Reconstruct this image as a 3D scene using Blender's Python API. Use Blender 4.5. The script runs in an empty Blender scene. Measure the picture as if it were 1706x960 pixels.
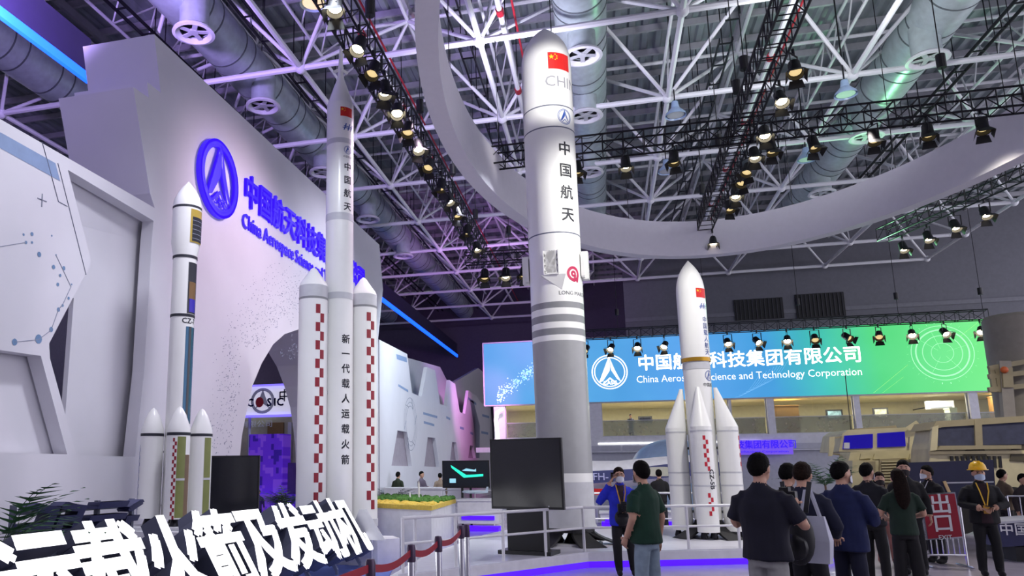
import bpy, bmesh, math, random
from mathutils import Vector, Matrix, kdtree
R = math.radians
random.seed(7)
SC = bpy.context.scene
COL = SC.collection

# ------------------------------------------------------------------ camera
F, CX, CY, PITCH, ROLL, YAW, CZ = 1262.5, 666.0, 546.0, .1847, -.008, -.2598, 1.63
_fw = Vector((math.sin(YAW)*math.cos(PITCH), math.cos(YAW)*math.cos(PITCH), math.sin(PITCH)))
_rt = Vector((math.cos(YAW), -math.sin(YAW), 0))
_up = _rt.cross(_fw)
RT = math.cos(ROLL)*_rt + math.sin(ROLL)*_up
UP = -math.sin(ROLL)*_rt + math.cos(ROLL)*_up
cam_d = bpy.data.cameras.new('camera'); cam = bpy.data.objects.new('camera', cam_d); COL.objects.link(cam)
cam_d.sensor_width = 36; cam_d.lens = F*36/1706
cam_d.shift_x = (853-CX)/1706; cam_d.shift_y = (CY-480)/1706
cam_d.clip_end = 300
cam.matrix_world = Matrix(((RT.x, UP.x, -_fw.x, 0), (RT.y, UP.y, -_fw.y, 0), (RT.z, UP.z, -_fw.z, CZ), (0, 0, 0, 1)))
SC.camera = cam
# ------------------------------------------------------------------ world, exposure
SC.view_settings.view_transform = 'Standard'; SC.view_settings.look = 'None'
SC.view_settings.gamma = 1; SC.view_settings.use_curve_mapping = False
SC.view_settings.exposure = 0.0
SC.cycles.use_denoising = True
SC.cycles.max_bounces = 6; SC.cycles.diffuse_bounces = 3; SC.cycles.glossy_bounces = 3
SC.cycles.transmission_bounces = 4; SC.cycles.transparent_max_bounces = 8
SC.cycles.caustics_reflective = False; SC.cycles.caustics_refractive = False
SC.cycles.sample_clamp_indirect = 4
wd = bpy.data.worlds.new('world'); SC.world = wd; wd.use_nodes = True
wd.node_tree.nodes['Background'].inputs[0].default_value = (.84, .815, .955, 1)
wd.node_tree.nodes['Background'].inputs[1].default_value = WORLD = 2.0

def lamp(name, kind, loc, aim, power, color=(1, 1, 1), size=.3, angle=50, blend=.5):
    d = bpy.data.lights.new(name, kind); d.energy = power; d.color = color
    if kind == 'SPOT': d.spot_size = R(angle); d.spot_blend = blend; d.shadow_soft_size = size
    elif kind == 'AREA': d.shape = 'RECTANGLE'; d.size, d.size_y = size
    else: d.shadow_soft_size = size
    o = bpy.data.objects.new(name, d); COL.objects.link(o); o.location = loc
    o.rotation_euler = (Vector(aim)-Vector(loc)).to_track_quat('-Z', 'Y').to_euler()
    return o
WARM = (1, .93, .80); COOL = (.86, .92, 1); VIO = (.50, .36, 1); BLU = (.45, .55, 1); MAG = (1, .30, .85)
# stage spots on the lighting trusses, aimed at the models, walls and floor
lamp('stage_spot', 'SPOT', (.9, 9.2, 8.9), (-.75, 15, 9.3), 1700, (1, .98, .93), .15, 20, .5)
lamp('stage_spot', 'SPOT', (3.2, 11.5, 8.6), (-.75, 15, 5.0), 1900, (1, .98, .92), .25, 60, .7)
lamp('stage_spot', 'SPOT', (3.2, 12.5, 8.6), (2, 16.6, 2.5), 1300, (1, .98, .92), .25, 50, .7)
lamp('stage_spot', 'SPOT', (-3.4, 9.0, 8.6), (-4.6, 13.1, 5.0), 1000, COOL, .25, 55, .7)
lamp('stage_spot', 'SPOT', (-3.5, 8.2, 8.6), (-6, 10.3, 3.0), 400, (.9, .92, 1), .25, 55, .7)
lamp('wall_spot', 'SPOT', (-3.4, 14.5, 8.6), (-7.2, 13.6, 4.6), 950, (1, .74, .95), .4, 110, .9)
lamp('wall_spot', 'SPOT', (-3.4, 19.5, 8.6), (-7.2, 19.0, 6.0), 950, (.84, .82, 1), .4, 100, .9)
lamp('wall_spot', 'SPOT', (-3.4, 8.5, 8.6), (-7.2, 8.0, 2.6), 700, (.88, .88, 1), .4, 95, .9)
lamp('wall_spot', 'SPOT', (-3.4, 23.5, 8.6), (-7.2, 29.0, 3.0), 2300, (.78, .90, 1), .3, 90, .8)
lamp('floor_spot', 'SPOT', (5.5, 17.0, 8.6), (4.2, 12.0, 0), 1500, (1, .93, .9), .3, 75, .8)
lamp('floor_spot', 'SPOT', (-1.5, 17.0, 8.6), (-2.5, 11.5, 0), 1100, COOL, .3, 70, .8)
lamp('truck_spot', 'SPOT', (8.0, 17.2, 8.4), (9.5, 23.5, 2.0), 1500, (1, .94, .78), .3, 60, .8)
lamp('violet_wash', 'SPOT', (-10.4, 6.5, 8.6), (-8.2, 10.6, 7.0), 130, (.36, .2, 1), .3, 80, .8)
lamp('violet_wash', 'SPOT', (-9.4, 9, 9.4), (-11, 14, 15), 5200, (.5, .34, 1), .4, 140, .9)
lamp('added_roof_fill', 'SPOT', (-2.0, 17.2, 10.4), (-2.0, 22, 15), 900, (.80, .78, 1), .4, 150, .9)  # this uplight and the next are added to brighten the roof frame
lamp('added_roof_fill', 'SPOT', (5.5, 17.2, 10.4), (6.0, 22, 15), 800, (.93, .97, 1), .4, 150, .9)
lamp('stage_spot', 'SPOT', (1.5, 17.15, 8.5), (1.2, 23, 1.2), 1300, (1, .98, .96), .3, 70, .8)
lamp('violet_wash', 'SPOT', (-3.6, 33, 8.2), (-7.4, 42, 11), 1500, (.72, .30, 1), .4, 120, .9)
lamp('added_green_glow', 'SPOT', (9.5, 30, 8.2), (9.3, 20, 13), 1100, (.35, 1, .5), .4, 110, .9)  # added lamp, stands in for the screen's green glow on the duct
lamp('magenta_wash', 'SPOT', (-4.0, 33.0, 7.6), (-7.3, 42.0, 3.4), 3000, MAG, .3, 42, .9)

# ------------------------------------------------------------------ pixel helpers: where a sight line meets a real plane
def ray(x, y): return _fw + (x-CX)/F*RT - (y-CY)/F*UP
def atY(x, y, Y): d = ray(x, y); t = Y/d.y; return Vector((d.x*t, Y, d.z*t+CZ))
def atX(x, y, X): d = ray(x, y); t = X/d.x; return Vector((X, d.y*t, d.z*t+CZ))
def atZ(x, y, Z): d = ray(x, y); t = (Z-CZ)/d.z; return Vector((d.x*t, d.y*t, Z))

# ------------------------------------------------------------------ materials
def lin(c):
    if isinstance(c, str): c = [int(c[i:i+2], 16)/255 for i in (0, 2, 4)]
    return tuple(x/12.92 if x <= .04045 else ((x+.055)/1.055)**2.4 for x in c)
MATS = {}
def mat(name, col, rough=.5, metal=0, emit=0, var=.06, scale=6, bump=0, spec=.5, coat=0, alpha=1, trans=0, ecol=None):
    if name in MATS: return MATS[name]
    m = bpy.data.materials.new(name); m.use_nodes = True; nt = m.node_tree; b = nt.nodes['Principled BSDF']
    c = lin(col)
    tc = nt.nodes.new('ShaderNodeTexCoord'); nz = nt.nodes.new('ShaderNodeTexNoise'); nz.inputs['Scale'].default_value = scale
    nz.inputs['Detail'].default_value = 4
    nt.links.new(tc.outputs['Object'], nz.inputs['Vector'])
    rp = nt.nodes.new('ShaderNodeValToRGB')
    rp.color_ramp.elements[0].position = .3; rp.color_ramp.elements[1].position = .7
    rp.color_ramp.elements[0].color = tuple(max(0, x*(1-var)) for x in c)+(1,)
    rp.color_ramp.elements[1].color = tuple(min(1, x*(1+var)) for x in c)+(1,)
    nt.links.new(nz.outputs['Fac'], rp.inputs[0]); nt.links.new(rp.outputs[0], b.inputs['Base Color'])
    b.inputs['Roughness'].default_value = rough; b.inputs['Metallic'].default_value = metal
    b.inputs['Specular IOR Level'].default_value = spec; b.inputs['Coat Weight'].default_value = coat
    b.inputs['Coat Roughness'].default_value = .12
    b.inputs['Alpha'].default_value = alpha; b.inputs['Transmission Weight'].default_value = trans
    if emit:
        b.inputs['Emission Color'].default_value = lin(ecol or col)+(1,); b.inputs['Emission Strength'].default_value = emit
    if bump:
        bp = nt.nodes.new('ShaderNodeBump'); bp.inputs['Strength'].default_value = bump; bp.inputs['Distance'].default_value = .02
        nt.links.new(nz.outputs['Fac'], bp.inputs['Height']); nt.links.new(bp.outputs[0], b.inputs['Normal'])
    MATS[name] = m
    return m
def M(name): return MATS[name]
mat('white_paint', 'e6e6ea', .45); mat('rocket_white', 'eeeeec', .32, coat=.3, var=.02, scale=2); mat('rocket_grey', '9a9b9e', .38, coat=.2, var=.03)
mat('rocket_band', '86878b', .4); mat('light_grey', 'c4c5ca', .5); mat('wall_white', 'dedde4', .6, var=.025, scale=1.2)
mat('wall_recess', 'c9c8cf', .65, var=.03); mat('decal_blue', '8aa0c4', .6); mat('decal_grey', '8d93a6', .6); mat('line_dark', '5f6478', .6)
mat('steel_white', 'ececf0', .5, var=.06); mat('deck', '9ea6aa', .5, metal=.2, var=.12, scale=2); mat('purlin', 'b4b4ba', .5)
mat('duct', 'bcc8ca', .34, metal=.28, var=.10, scale=5, bump=.3); mat('truss_black', '14131a', .45, metal=.3); mat('black', '101014', .5)
mat('seam', '6d7478', .5, metal=.4)
mat('screen_black', '15161c', .14, var=.1, spec=.6); mat('bezel', '0c0c10', .35)
mat('lens', 'fff2cc', .3, emit=9, ecol='fff0cc'); mat('lens_dim', 'ffe9b0', .3, emit=.8, ecol='ffdf9a'); mat('glass_dark', '23242c', .15)
mat('chrome', 'd8d8dc', .2, metal=1); mat('belt_red', 'a01f33', .6); mat('rail_white', 'e8e8ea', .4)
mat('red', 'a3182c', .5); mat('flag_red', 'd41f1c', .5); mat('yellow', 'f0c31c', .5); mat('ink', '20222e', .6); mat('ink_blue', '2b50a0', .55); mat('magenta_ink', 'b71b4e', .5); mat('gold', 'b48a2a', .35, metal=.7)
mat('olive', '7d8448', .5); mat('brown', '76604c', .6); mat('check_red', '8e1a2c', .5)
mat('led_white', 'ffffff', .5, emit=1.6); mat('led_blue', '0a0640', .5, emit=1.0, ecol='3a16f2'); mat('strip_blue', '1e66ff', .5, emit=2.6, ecol='1450ff')
mat('strip_violet', '20085a', .5, emit=1.5, ecol='4806ee'); mat('letter_side', '585c70', .55)
mat('skin', 'c79a80', .55, var=.05); mat('hair', '0a0807', .75, var=.4, scale=50, bump=.5, spec=.12); mat('mask_blue', 'b9cbe0', .8); mat('mask_white', 'dfe2ea', .8); mat('mask_black', '20181c', .8)
# ------------------------------------------------------------------ mesh builder
class MB:
    def __init__(s): s.v = []; s.f = []; s.m = []; s.mi = 0
    def add(s, vs, fs, mi=None):
        n = len(s.v); s.v += [tuple(x) for x in vs]; s.f += [tuple(i+n for i in f) for f in fs]; s.m += [s.mi if mi is None else mi]*len(fs); return s
    def box(s, c, d, rot=None, mi=None):
        x, y, z = (k/2 for k in d); vs = [Vector((a*x, b*y, e*z)) for a in (-1, 1) for b in (-1, 1) for e in (-1, 1)]
        if rot is not None: vs = [rot @ p for p in vs]
        c = Vector(c)
        return s.add([p+c for p in vs], [(0, 1, 3, 2), (4, 6, 7, 5), (0, 4, 5, 1), (2, 3, 7, 6), (0, 2, 6, 4), (1, 5, 7, 3)], mi)
    def cyl(s, p, q, r0, r1=None, n=12, caps=True, mi=None):
        r1 = r0 if r1 is None else r1; p = Vector(p); q = Vector(q); d = (q-p)
        if d.length < 1e-9: return s
        z = d.normalized(); a = z.orthogonal().normalized(); b = z.cross(a); vs = []
        for c, r in ((p, r0), (q, r1)):
            vs += [c+(a*math.cos(2*math.pi*k/n)+b*math.sin(2*math.pi*k/n))*r for k in range(n)]
        fs = [(k, (k+1) % n, n+(k+1) % n, n+k) for k in range(n)]
        if caps: fs += [tuple(range(n-1, -1, -1)), tuple(range(n, 2*n))]
        return s.add(vs, fs, mi)
    def bar(s, p, q, w, h=None, mi=None):
        p = Vector(p); q = Vector(q); d = q-p; z = d.normalized(); u = Vector((0, 0, 1)) if abs(z.z) < .95 else Vector((0, 1, 0))
        a = z.cross(u).normalized(); b = a.cross(z); h = w if h is None else h
        vs = [c+a*(i*w/2)+b*(j*h/2) for c in (p, q) for i, j in ((-1, -1), (1, -1), (1, 1), (-1, 1))]
        return s.add(vs, [(3, 2, 1, 0), (4, 5, 6, 7), (0, 1, 5, 4), (1, 2, 6, 5), (2, 3, 7, 6), (3, 0, 4, 7)], mi)
    def lathe(s, prof, n=32, c=(0, 0), a0=0, a1=2*math.pi, mi=None, closed=True):
        full = abs(a1-a0-2*math.pi) < 1e-6; k = n if full else n+1; vs = []
        for r, z in prof:
            for i in range(k):
                a = a0+(a1-a0)*i/n; vs.append((c[0]+r*math.sin(a), c[1]-r*math.cos(a), z))
        fs = []
        for j in range(len(prof)-1):
            for i in range(n):
                i2 = (i+1) % k; fs.append((j*k+i, j*k+i2, (j+1)*k+i2, (j+1)*k+i))
        if full and closed: fs += [tuple(range(k-1, -1, -1)), tuple(range((len(prof)-1)*k, len(prof)*k))]
        return s.add(vs, fs, mi)
    def ell(s, c, rad, n=14, m=9, rot=None, mi=None):
        c = Vector(c); vs = []
        for j in range(m+1):
            t = math.pi*j/m
            for i in range(n):
                a = 2*math.pi*i/n; p = Vector((rad[0]*math.sin(t)*math.cos(a), rad[1]*math.sin(t)*math.sin(a), rad[2]*math.cos(t)))
                vs.append(c+(rot @ p if rot is not None else p))
        fs = [(j*n+i, (j+1)*n+i, (j+1)*n+(i+1) % n, j*n+(i+1) % n) for j in range(m) for i in range(n)]
        return s.add(vs, fs, mi)
    def prism(s, poly, fn, d0, d1, mi=None):     # poly in 2D, fn(u,v,d)->3D
        n = len(poly); vs = [fn(u, v, d0) for u, v in poly]+[fn(u, v, d1) for u, v in poly]
        return s.add(vs, [tuple(range(n-1, -1, -1)), tuple(range(n, 2*n))]+[(k, (k+1) % n, n+(k+1) % n, n+k) for k in range(n)], mi)
    def loft(s, rings, mi=None, caps=True):      # rings: list of equal-length point loops
        n = len(rings[0]); vs = [p for r in rings for p in r]
        fs = [(j*n+i, j*n+(i+1) % n, (j+1)*n+(i+1) % n, (j+1)*n+i) for j in range(len(rings)-1) for i in range(n)]
        if caps: fs += [tuple(range(n-1, -1, -1)), tuple(range((len(rings)-1)*n, len(rings)*n))]
        return s.add(vs, fs, mi)
    def mesh(s, name, mats, smooth=30):
        me = bpy.data.meshes.new(name); me.from_pydata(s.v, [], s.f)
        for m in (mats if isinstance(mats, (list, tuple)) else [mats]): me.materials.append(M(m) if isinstance(m, str) else m)
        me.polygons.foreach_set('material_index', s.m)
        if smooth:
            me.polygons.foreach_set('use_smooth', [True]*len(s.f)); me.set_sharp_from_angle(angle=R(smooth))
        bm = bmesh.new(); bm.from_mesh(me); bmesh.ops.recalc_face_normals(bm, faces=bm.faces); bm.to_mesh(me); bm.free()
        me.update(); return me
    def build(s, name, mats, parent=None, smooth=30): return obj(name, s.mesh(name, mats, smooth), parent)
def obj(name, data, parent=None, mw=None):
    o = bpy.data.objects.new(name, data); COL.objects.link(o)
    if parent is not None: o.parent = parent
    if mw is not None: o.matrix_local = mw
    return o
def tag(o, label, cat, group=None, kind=None):
    o['label'] = label
    if cat: o['category'] = cat
    if group: o['group'] = group
    if kind: o['kind'] = kind
    return o
def thing(name, label, cat, loc=(0, 0, 0), rz=0, group=None, kind=None):
    o = bpy.data.objects.new(name, None); COL.objects.link(o); o.empty_display_size = .2
    o.location = loc; o.rotation_euler = (0, 0, rz)
    return tag(o, label, cat, group, kind)
UNIT = {}
def rod(name, p, q, r, m, parent, n=8):          # a bar that shares one unit mesh
    k = (m, n)
    if k not in UNIT: UNIT[k] = MB().cyl((0, 0, 0), (0, 0, 1), 1, n=n).mesh('bar', m)
    p = Vector(p); q = Vector(q); d = q-p
    return obj(name, UNIT[k], parent, Matrix.LocRotScale(p, d.to_track_quat('Z', 'Y'), Vector((r, r, d.length))))
def copy_tree(o, parent=None):
    c = o.copy(); COL.objects.link(c); c.parent = parent
    for ch in list(o.children): copy_tree(ch, c)
    return c
# ------------------------------------------------------------------ flat shapes and lettering
WORK = bpy.data.scenes.new('work')                # a small scratch scene keeps evaluation quick
def evaluated(o):
    WORK.collection.objects.link(o); vl = WORK.view_layers[0]; vl.update()
    me = bpy.data.meshes.new_from_object(o.evaluated_get(vl.depsgraph)); WORK.collection.objects.unlink(o); return me
def curve_mesh(cu):
    o = bpy.data.objects.new('tmp', cu); me = evaluated(o); bpy.data.objects.remove(o); bpy.data.curves.remove(cu)
    vs = [tuple(v.co) for v in me.vertices]; fs = [tuple(p.vertices) for p in me.polygons]; bpy.data.meshes.remove(me)
    return vs, fs
GL = {}
def glyph(t, ext=0., bold=0., res=2):            # unit-height lettering, centred on x, in the XY plane
    k = (t, ext, bold, res)
    if k not in GL:
        cu = bpy.data.curves.new('t', 'FONT'); cu.body = t; cu.resolution_u = res; cu.extrude = ext; cu.align_x = 'CENTER'
        g = curve_mesh(cu)
        if bold: g = merge(*[([(x+a*bold, y+b*bold, z+.001*i) for x, y, z in g[0]], g[1]) for a, b, i in ((-.7, -.7, 1), (.7, -.7, 2), (.7, .7, 3), (-.7, .7, 4), (0, 0, 5))])
        GL[k] = g
    return GL[k]
def plate(outer, holes=(), ext=0.):              # a polygon with holes, thickness 2*ext
    cu = bpy.data.curves.new('p', 'CURVE'); cu.dimensions = '2D'; cu.fill_mode = 'BOTH'; cu.extrude = ext
    for pts in [outer]+list(holes):
        sp = cu.splines.new('POLY'); sp.points.add(len(pts)-1)
        for p, q in zip(sp.points, pts): p.co = (q[0], q[1], 0, 1)
        sp.use_cyclic_u = True
    return curve_mesh(cu)
def annulus(r0, r1, n=40, c=(0, 0)):
    vs = [(c[0]+r*math.cos(2*math.pi*k/n), c[1]+r*math.sin(2*math.pi*k/n), 0) for r in (r0, r1) for k in range(n)]
    return vs, [(k, (k+1) % n, n+(k+1) % n, n+k) for k in range(n)]
def disc(r, n=20, c=(0, 0), ry=None):
    return [(c[0]+r*math.cos(2*math.pi*k/n), c[1]+(ry or r)*math.sin(2*math.pi*k/n), 0) for k in range(n)], [tuple(range(n))]
def merge(*ms):
    V, Fs = [], []
    for vs, fs in ms: n = len(V); V += list(vs); Fs += [tuple(i+n for i in f) for f in fs]
    return V, Fs
def xf(m, s=1, dx=0, dy=0, sx=None): return [((sx or s)*x+dx, s*y+dy, s*z) for x, y, z in m[0]], m[1]
def emblem(word=True, n=48):                     # round arrow emblem, unit radius
    ms = [annulus(.93, 1, n), annulus(.80, .86, n),
          ([(0, .9, 0), (-.62, -.6, 0), (-.40, -.52, 0), (.0, .05, 0), (.05, .3, 0)], [(0, 1, 2, 3, 4)]),
          ([(0.02, .9, 0), (.09, .1, 0), (.40, -.42, 0), (.62, -.6, 0), (.3, .1, 0)], [(0, 1, 2, 3, 4)]),
          ([(-.44, -.68, 0), (0, -.3, 0), (.44, -.68, 0), (.36, -.7, 0), (0, -.42, 0), (-.36, -.7, 0)], [(0, 1, 4, 5), (1, 2, 3, 4)])]
    if word: ms.append(xf(glyph('CASC', 0, .01), .3, 0, -.72))
    return merge(*ms)
def solid2d(m, d):                               # give a flat shape a thickness d
    bm = bmesh.new(); vv = [bm.verts.new(p) for p in m[0]]
    for f in m[1]:
        try: bm.faces.new([vv[i] for i in f])
        except ValueError: pass
    g = bmesh.ops.extrude_face_region(bm, geom=list(bm.faces))
    for e in g['geom']:
        if isinstance(e, bmesh.types.BMVert): e.co.z += d
    bm.verts.index_update(); out = [tuple(v.co) for v in bm.verts], [tuple(v.index for v in f.verts) for f in bm.faces]; bm.free(); return out
def slice_x(m, step):                            # cut a flat mesh into narrow strips so that it can be bent
    bm = bmesh.new(); vv = [bm.verts.new(p) for p in m[0]]
    for f in m[1]:
        try: bm.faces.new([vv[i] for i in f])
        except ValueError: pass
    xs = [p[0] for p in m[0]]; k = math.ceil(min(xs)/step)
    while k*step < max(xs):
        bmesh.ops.bisect_plane(bm, geom=list(bm.verts)+list(bm.edges)+list(bm.faces), plane_co=(k*step, 0, 0), plane_no=(1, 0, 0)); k += 1
    bm.verts.index_update(); out = [tuple(v.co) for v in bm.verts], [tuple(v.index for v in f.verts) for f in bm.faces]; bm.free(); return out
def wrap(mb, m, rad, ang, z, c=(0, 0), lift=.003, mi=0): # bend a flat shape round an upright cylinder, ang 0 faces -Y
    m = slice_x(m, rad*.12); r = rad+lift
    return mb.add([(c[0]+r*math.sin(ang+x/rad), c[1]-r*math.cos(ang+x/rad), z+y) for x, y, _ in m[0]], m[1], mi)
def rect(x0, y0, x1, y1): return [(x0, y0, 0), (x1, y0, 0), (x1, y1, 0), (x0, y1, 0)], [(0, 1, 2, 3)]
def star(r, c=(0, 0), rot=0):
    p = [(c[0]+(r if k % 2 == 0 else r*.4)*math.sin(math.pi*k/5+rot), c[1]+(r if k % 2 == 0 else r*.4)*math.cos(math.pi*k/5+rot), 0) for k in range(10)]
    return [(c[0], c[1], 0)]+p, [(0, 1+k, 1+(k+1) % 10) for k in range(10)]
def flagmesh(w, h):
    red = rect(-w/2, -h/2, w/2, h/2); ys = [star(h*.17, (-w*.36, h*.22))]+[star(h*.06, (-w*.36+w*a, h*b)) for a, b in ((.16, .38), (.23, .28), (.23, .14), (.16, .06))]
    return red, merge(*ys)

def words(m, gap=.14):                            # split lettering into its words at the wide gaps
    iv = sorted((min(m[0][i][0] for i in f), max(m[0][i][0] for i in f), n) for n, f in enumerate(m[1])); out = []; hi = -1e9
    for a, b, n in iv:
        if a-hi > gap: out.append([])
        out[-1].append(m[1][n]); hi = max(hi, b)
    res = []
    for fs in out:
        ids = sorted({i for f in fs for i in f}); mp = {i: k for k, i in enumerate(ids)}; res.append(([m[0][i] for i in ids], [tuple(mp[i] for i in f) for f in fs]))
    return res
# ================================================================== the hall shell
def pxX(pts, X): return [(p.y, p.z) for p in (atX(x, y, X) for x, y in pts)]
def wallplate(name, outer, holes, thick, X, m, parent=None):
    vs, fs = plate(outer, holes, thick/2)
    return MB().add([(X-thick/2+w, u, v) for u, v, w in vs], fs).build(name, m, parent, smooth=0)
# floor: polished exhibition floor
fm = mat('floor_grey', 'a59fae', .22, var=.12, scale=1.5, spec=.6)
fl = MB().box((2, 26, -.05), (60, 80, .1)).build('floor', 'floor_grey', smooth=0); tag(fl, 'polished grey exhibition hall floor', 'floor', kind='structure')
# roof deck: corrugated sheet, ribs along the hall
mb = MB(); prof = []
x = -24
while x < 28: prof += [(x, 15.75), (x+.16, 15.75), (x+.22, 15.85), (x+.38, 15.85)]; x += .44
vs = [(x, y, z) for y in (-4, 62) for x, z in prof]; n = len(prof)
mb.add(vs, [(k, k+1, n+k+1, n+k) for k in range(n-1)])
ceil = mb.build('ceiling', 'deck', smooth=0); tag(ceil, 'corrugated steel roof deck high above the hall', 'ceiling', kind='structure')
pm = MB().box((0, 0, 0), (52, .09, .22)).mesh('purlin', 'purlin', 0)
y = 7.0
while y < 60: obj('purlin', pm, ceil, Matrix.Translation((2, y, 15.62))); y += 1.52
pm2 = MB().box((0, 0, 0), (.12, 56, .26)).mesh('rafter', 'purlin', 0)
for k in range(-2, 6): obj('rafter', pm2, ceil, Matrix.Translation((-5.05+4.95*k, 34, 15.38)))
# space frame
sf = thing('space_frame', 'white tubular space frame carrying the hall roof', 'roof frame', kind='structure')
XS = [-7.5+4.95*i for i in range(-2, 6)]; YS = [17.85+4.57*j for j in range(-2, 9)]
ZB, ZT = 12.5, 14.9
def hidden(x, y): return y > 45.6 and x > 1
bn = {}; tn = {}
for i, x in enumerate(XS):
    for j, yy in enumerate(YS):
        if not hidden(x, yy): bn[i, j] = Vector((x, yy, ZB))
        if i < len(XS)-1 and j < len(YS)-1 and not hidden(x+2.4, yy+2.3): tn[i, j] = Vector((x+2.475, yy+2.285, ZT))
ndm = MB().ell((0, 0, 0), (.17, .17, .17), 10, 7).mesh('node', 'steel_white')
for (i, j), p in bn.items():
    obj('node', ndm, sf, Matrix.Translation(p))
    for q, rr in (((i+1, j), .085), ((i, j+1), .075)):
        if q in bn: rod('bottom_chord', p, bn[q], rr, 'steel_white', sf)
for (i, j), p in tn.items():
    for q in ((i+1, j), (i, j+1)):
        if q in tn: rod('top_chord', p, tn[q], .06, 'steel_white', sf)
    for q in ((i, j), (i+1, j), (i, j+1), (i+1, j+1)):
        if q in bn: rod('web_bar', bn[q], p, .055, 'steel_white', sf)
    rod('purlin_post', p, p+Vector((0, 0, .6)), .05, 'steel_white', sf)
for i in range(1, 7):                             # deep girders along the hall, one over every long chord
    x = XS[i]; yend = 44 if x > 1 else 52
    rod('girder_chord', (x, 8.7, 13.75), (x, yend, 13.75), .045, 'steel_white', sf); rod('girder_chord', (x+.3, 8.7, 15.2), (x+.3, yend, 15.2), .05, 'steel_white', sf)
    y = 8.7; k = 0
    while y < yend-1.5: rod('girder_diagonal', (x, y, ZB if k % 3 == 0 else 13.75), (x+.3, y+1.52, 15.2), .028, 'steel_white', sf, 6); rod('girder_post', (x, y+1.52, 13.75), (x+.3, y+1.52, 15.2), .024, 'steel_white', sf, 6); y += 1.523; k += 1
# sprinkler pipes with red couplings, cable trays, hanging rods
for xx, lab in ((-1.95, 'white sprinkler pipe with red couplings left of the tallest rocket'), (5.1, 'white sprinkler pipe with red couplings over the ring'), (-5.6, 'white sprinkler pipe with red couplings above the left lighting truss')):
    t = thing('sprinkler_pipe', lab, 'pipe', (xx, 0, 0))
    rod('pipe', (0, 6, 12.95), (0, 52 if xx < 0 else 39.3, 12.95), .07, 'steel_white', t); rod('branch_pipe', (.32, 6, 13.1), (.32, 52 if xx < 0 else 39.3, 13.1), .03, 'red', t)
    cm = MB().cyl((0, -.12, 0), (0, .12, 0), .10, n=8).mesh('coupling', 'red')
    for k in range(7): obj('coupling', cm, t, Matrix.Translation((0, 9+k*4.2, 12.95)))
    for k in range(12): rod('hanger', (0, 7+k*2.9, 12.95), (0, 7+k*2.9, 15.6), .014, 'truss_black', t, 6)
for xx, y1, lab in ((-11.4, 55, 'dark cable tray left of the left air duct'), (-8.4, 55, 'dark cable tray between the left air duct and the white wall'), (3.9, 39, 'dark cable tray above the right lighting truss'), (11.0, 39, 'dark cable tray beyond the right air duct'), (-3.2, 55, 'dark cable tray above the rocket noses')):
    t = thing('cable_tray', lab, 'cable tray', (xx, 0, 13.35))
    MB().box((-.17, 30, 0), (.03, 2*(y1-30), .1)).build('side_rail', 'truss_black', t, 0); MB().box((.17, 30, 0), (.03, 2*(y1-30), .1)).build('side_rail', 'truss_black', t, 0)
    rm = MB().box((0, 0, -.03), (.34, .05, .03)).mesh('rung', 'truss_black', 0)
    hm = MB().cyl((0, 0, 0), (0, 0, 2.3), .016, n=5).mesh('hanger', 'truss_black')
    for k in range(24): obj('rung', rm, t, Matrix.Translation((0, 8+k*1.2, 0)))
    for k in range(10):
        for s in (-.17, .17): obj('hanger', hm, t, Matrix.Translation((s, 8.6+k*2.8, 0)))
# ducts
def duct(x, y0, y1, nozzles, label):
    t = thing('air_duct', label, 'duct', (x, 0, 13.5)); r = .68
    MB().cyl((0, y0, 0), (0, y1, 0), r, n=36).build('duct_pipe', 'duct', t, 40)
    sm = MB().cyl((0, -.025, 0), (0, .025, 0), r+.012, n=36).mesh('seam_band', 'seam')
    y = y0+.3; k = 0
    while y < y1: obj('seam_band', sm, t, Matrix.Translation((0, y, 0))); y += (.55, 1.35)[k % 2]; k += 1
    nz = MB().cyl((0, 0, -.3), (0, 0, -1.15), .36, n=24, caps=False)
    nzm = nz.mesh('nozzle', 'duct')
    rim = MB().lathe([(.36, -1.1), (.5, -1.2), (.52, -1.26), (.44, -1.28), (.34, -1.2)], 28, closed=False).mesh('nozzle_rim', 'white_paint')
    van = MB()
    for q in range(5): van.bar((0, 0, -1.21), (.4*math.sin(q*R(72)), .4*math.cos(q*R(72)), -1.21), .12, .02)
    van.cyl((0, 0, -1.23), (0, 0, -1.18), .12, n=12); vm = van.mesh('vane', 'light_grey')
    bk = MB().cyl((0, 0, -1.1), (0, 0, -1.12), .36, n=20).mesh('throat', 'black')
    for y, dx in nozzles:
        a = obj('nozzle', nzm, t, Matrix.Translation((dx, y, 0)))
        for nm, me in (('rim', rim), ('vane', vm), ('throat', bk)): obj(nm, me, a)
    for k in range(int((y1-y0)/3)):
        for s in (-.6, .6): rod('hanger', (s, y0+k*3+.8, .3), (s, y0+k*3+.8, 2.2), .012, 'truss_black', t, 5)
    return t
duct(-9.75, 6, 56, [(15.2, .5), (19.2, .5), (24.5, .4), (30, .4), (36, .4)], 'silver insulated air duct above the tall white wall on the left')
duct(0.0, 8, 39, [(18.9, 0), (22.5, 0), (27.2, 0), (33, .2)], 'silver insulated air duct directly behind the tallest rocket')
duct(9.2, 8, 39, [(21.6, -.3), (26.6, -.3), (32, -.3)], 'silver insulated air duct lit green at upper right')
duct(atZ(45, 100, 13.5).x, 4, 56, [(12, .3), (20, .3)], 'silver insulated air duct behind the blue LED beam at upper left')
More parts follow.
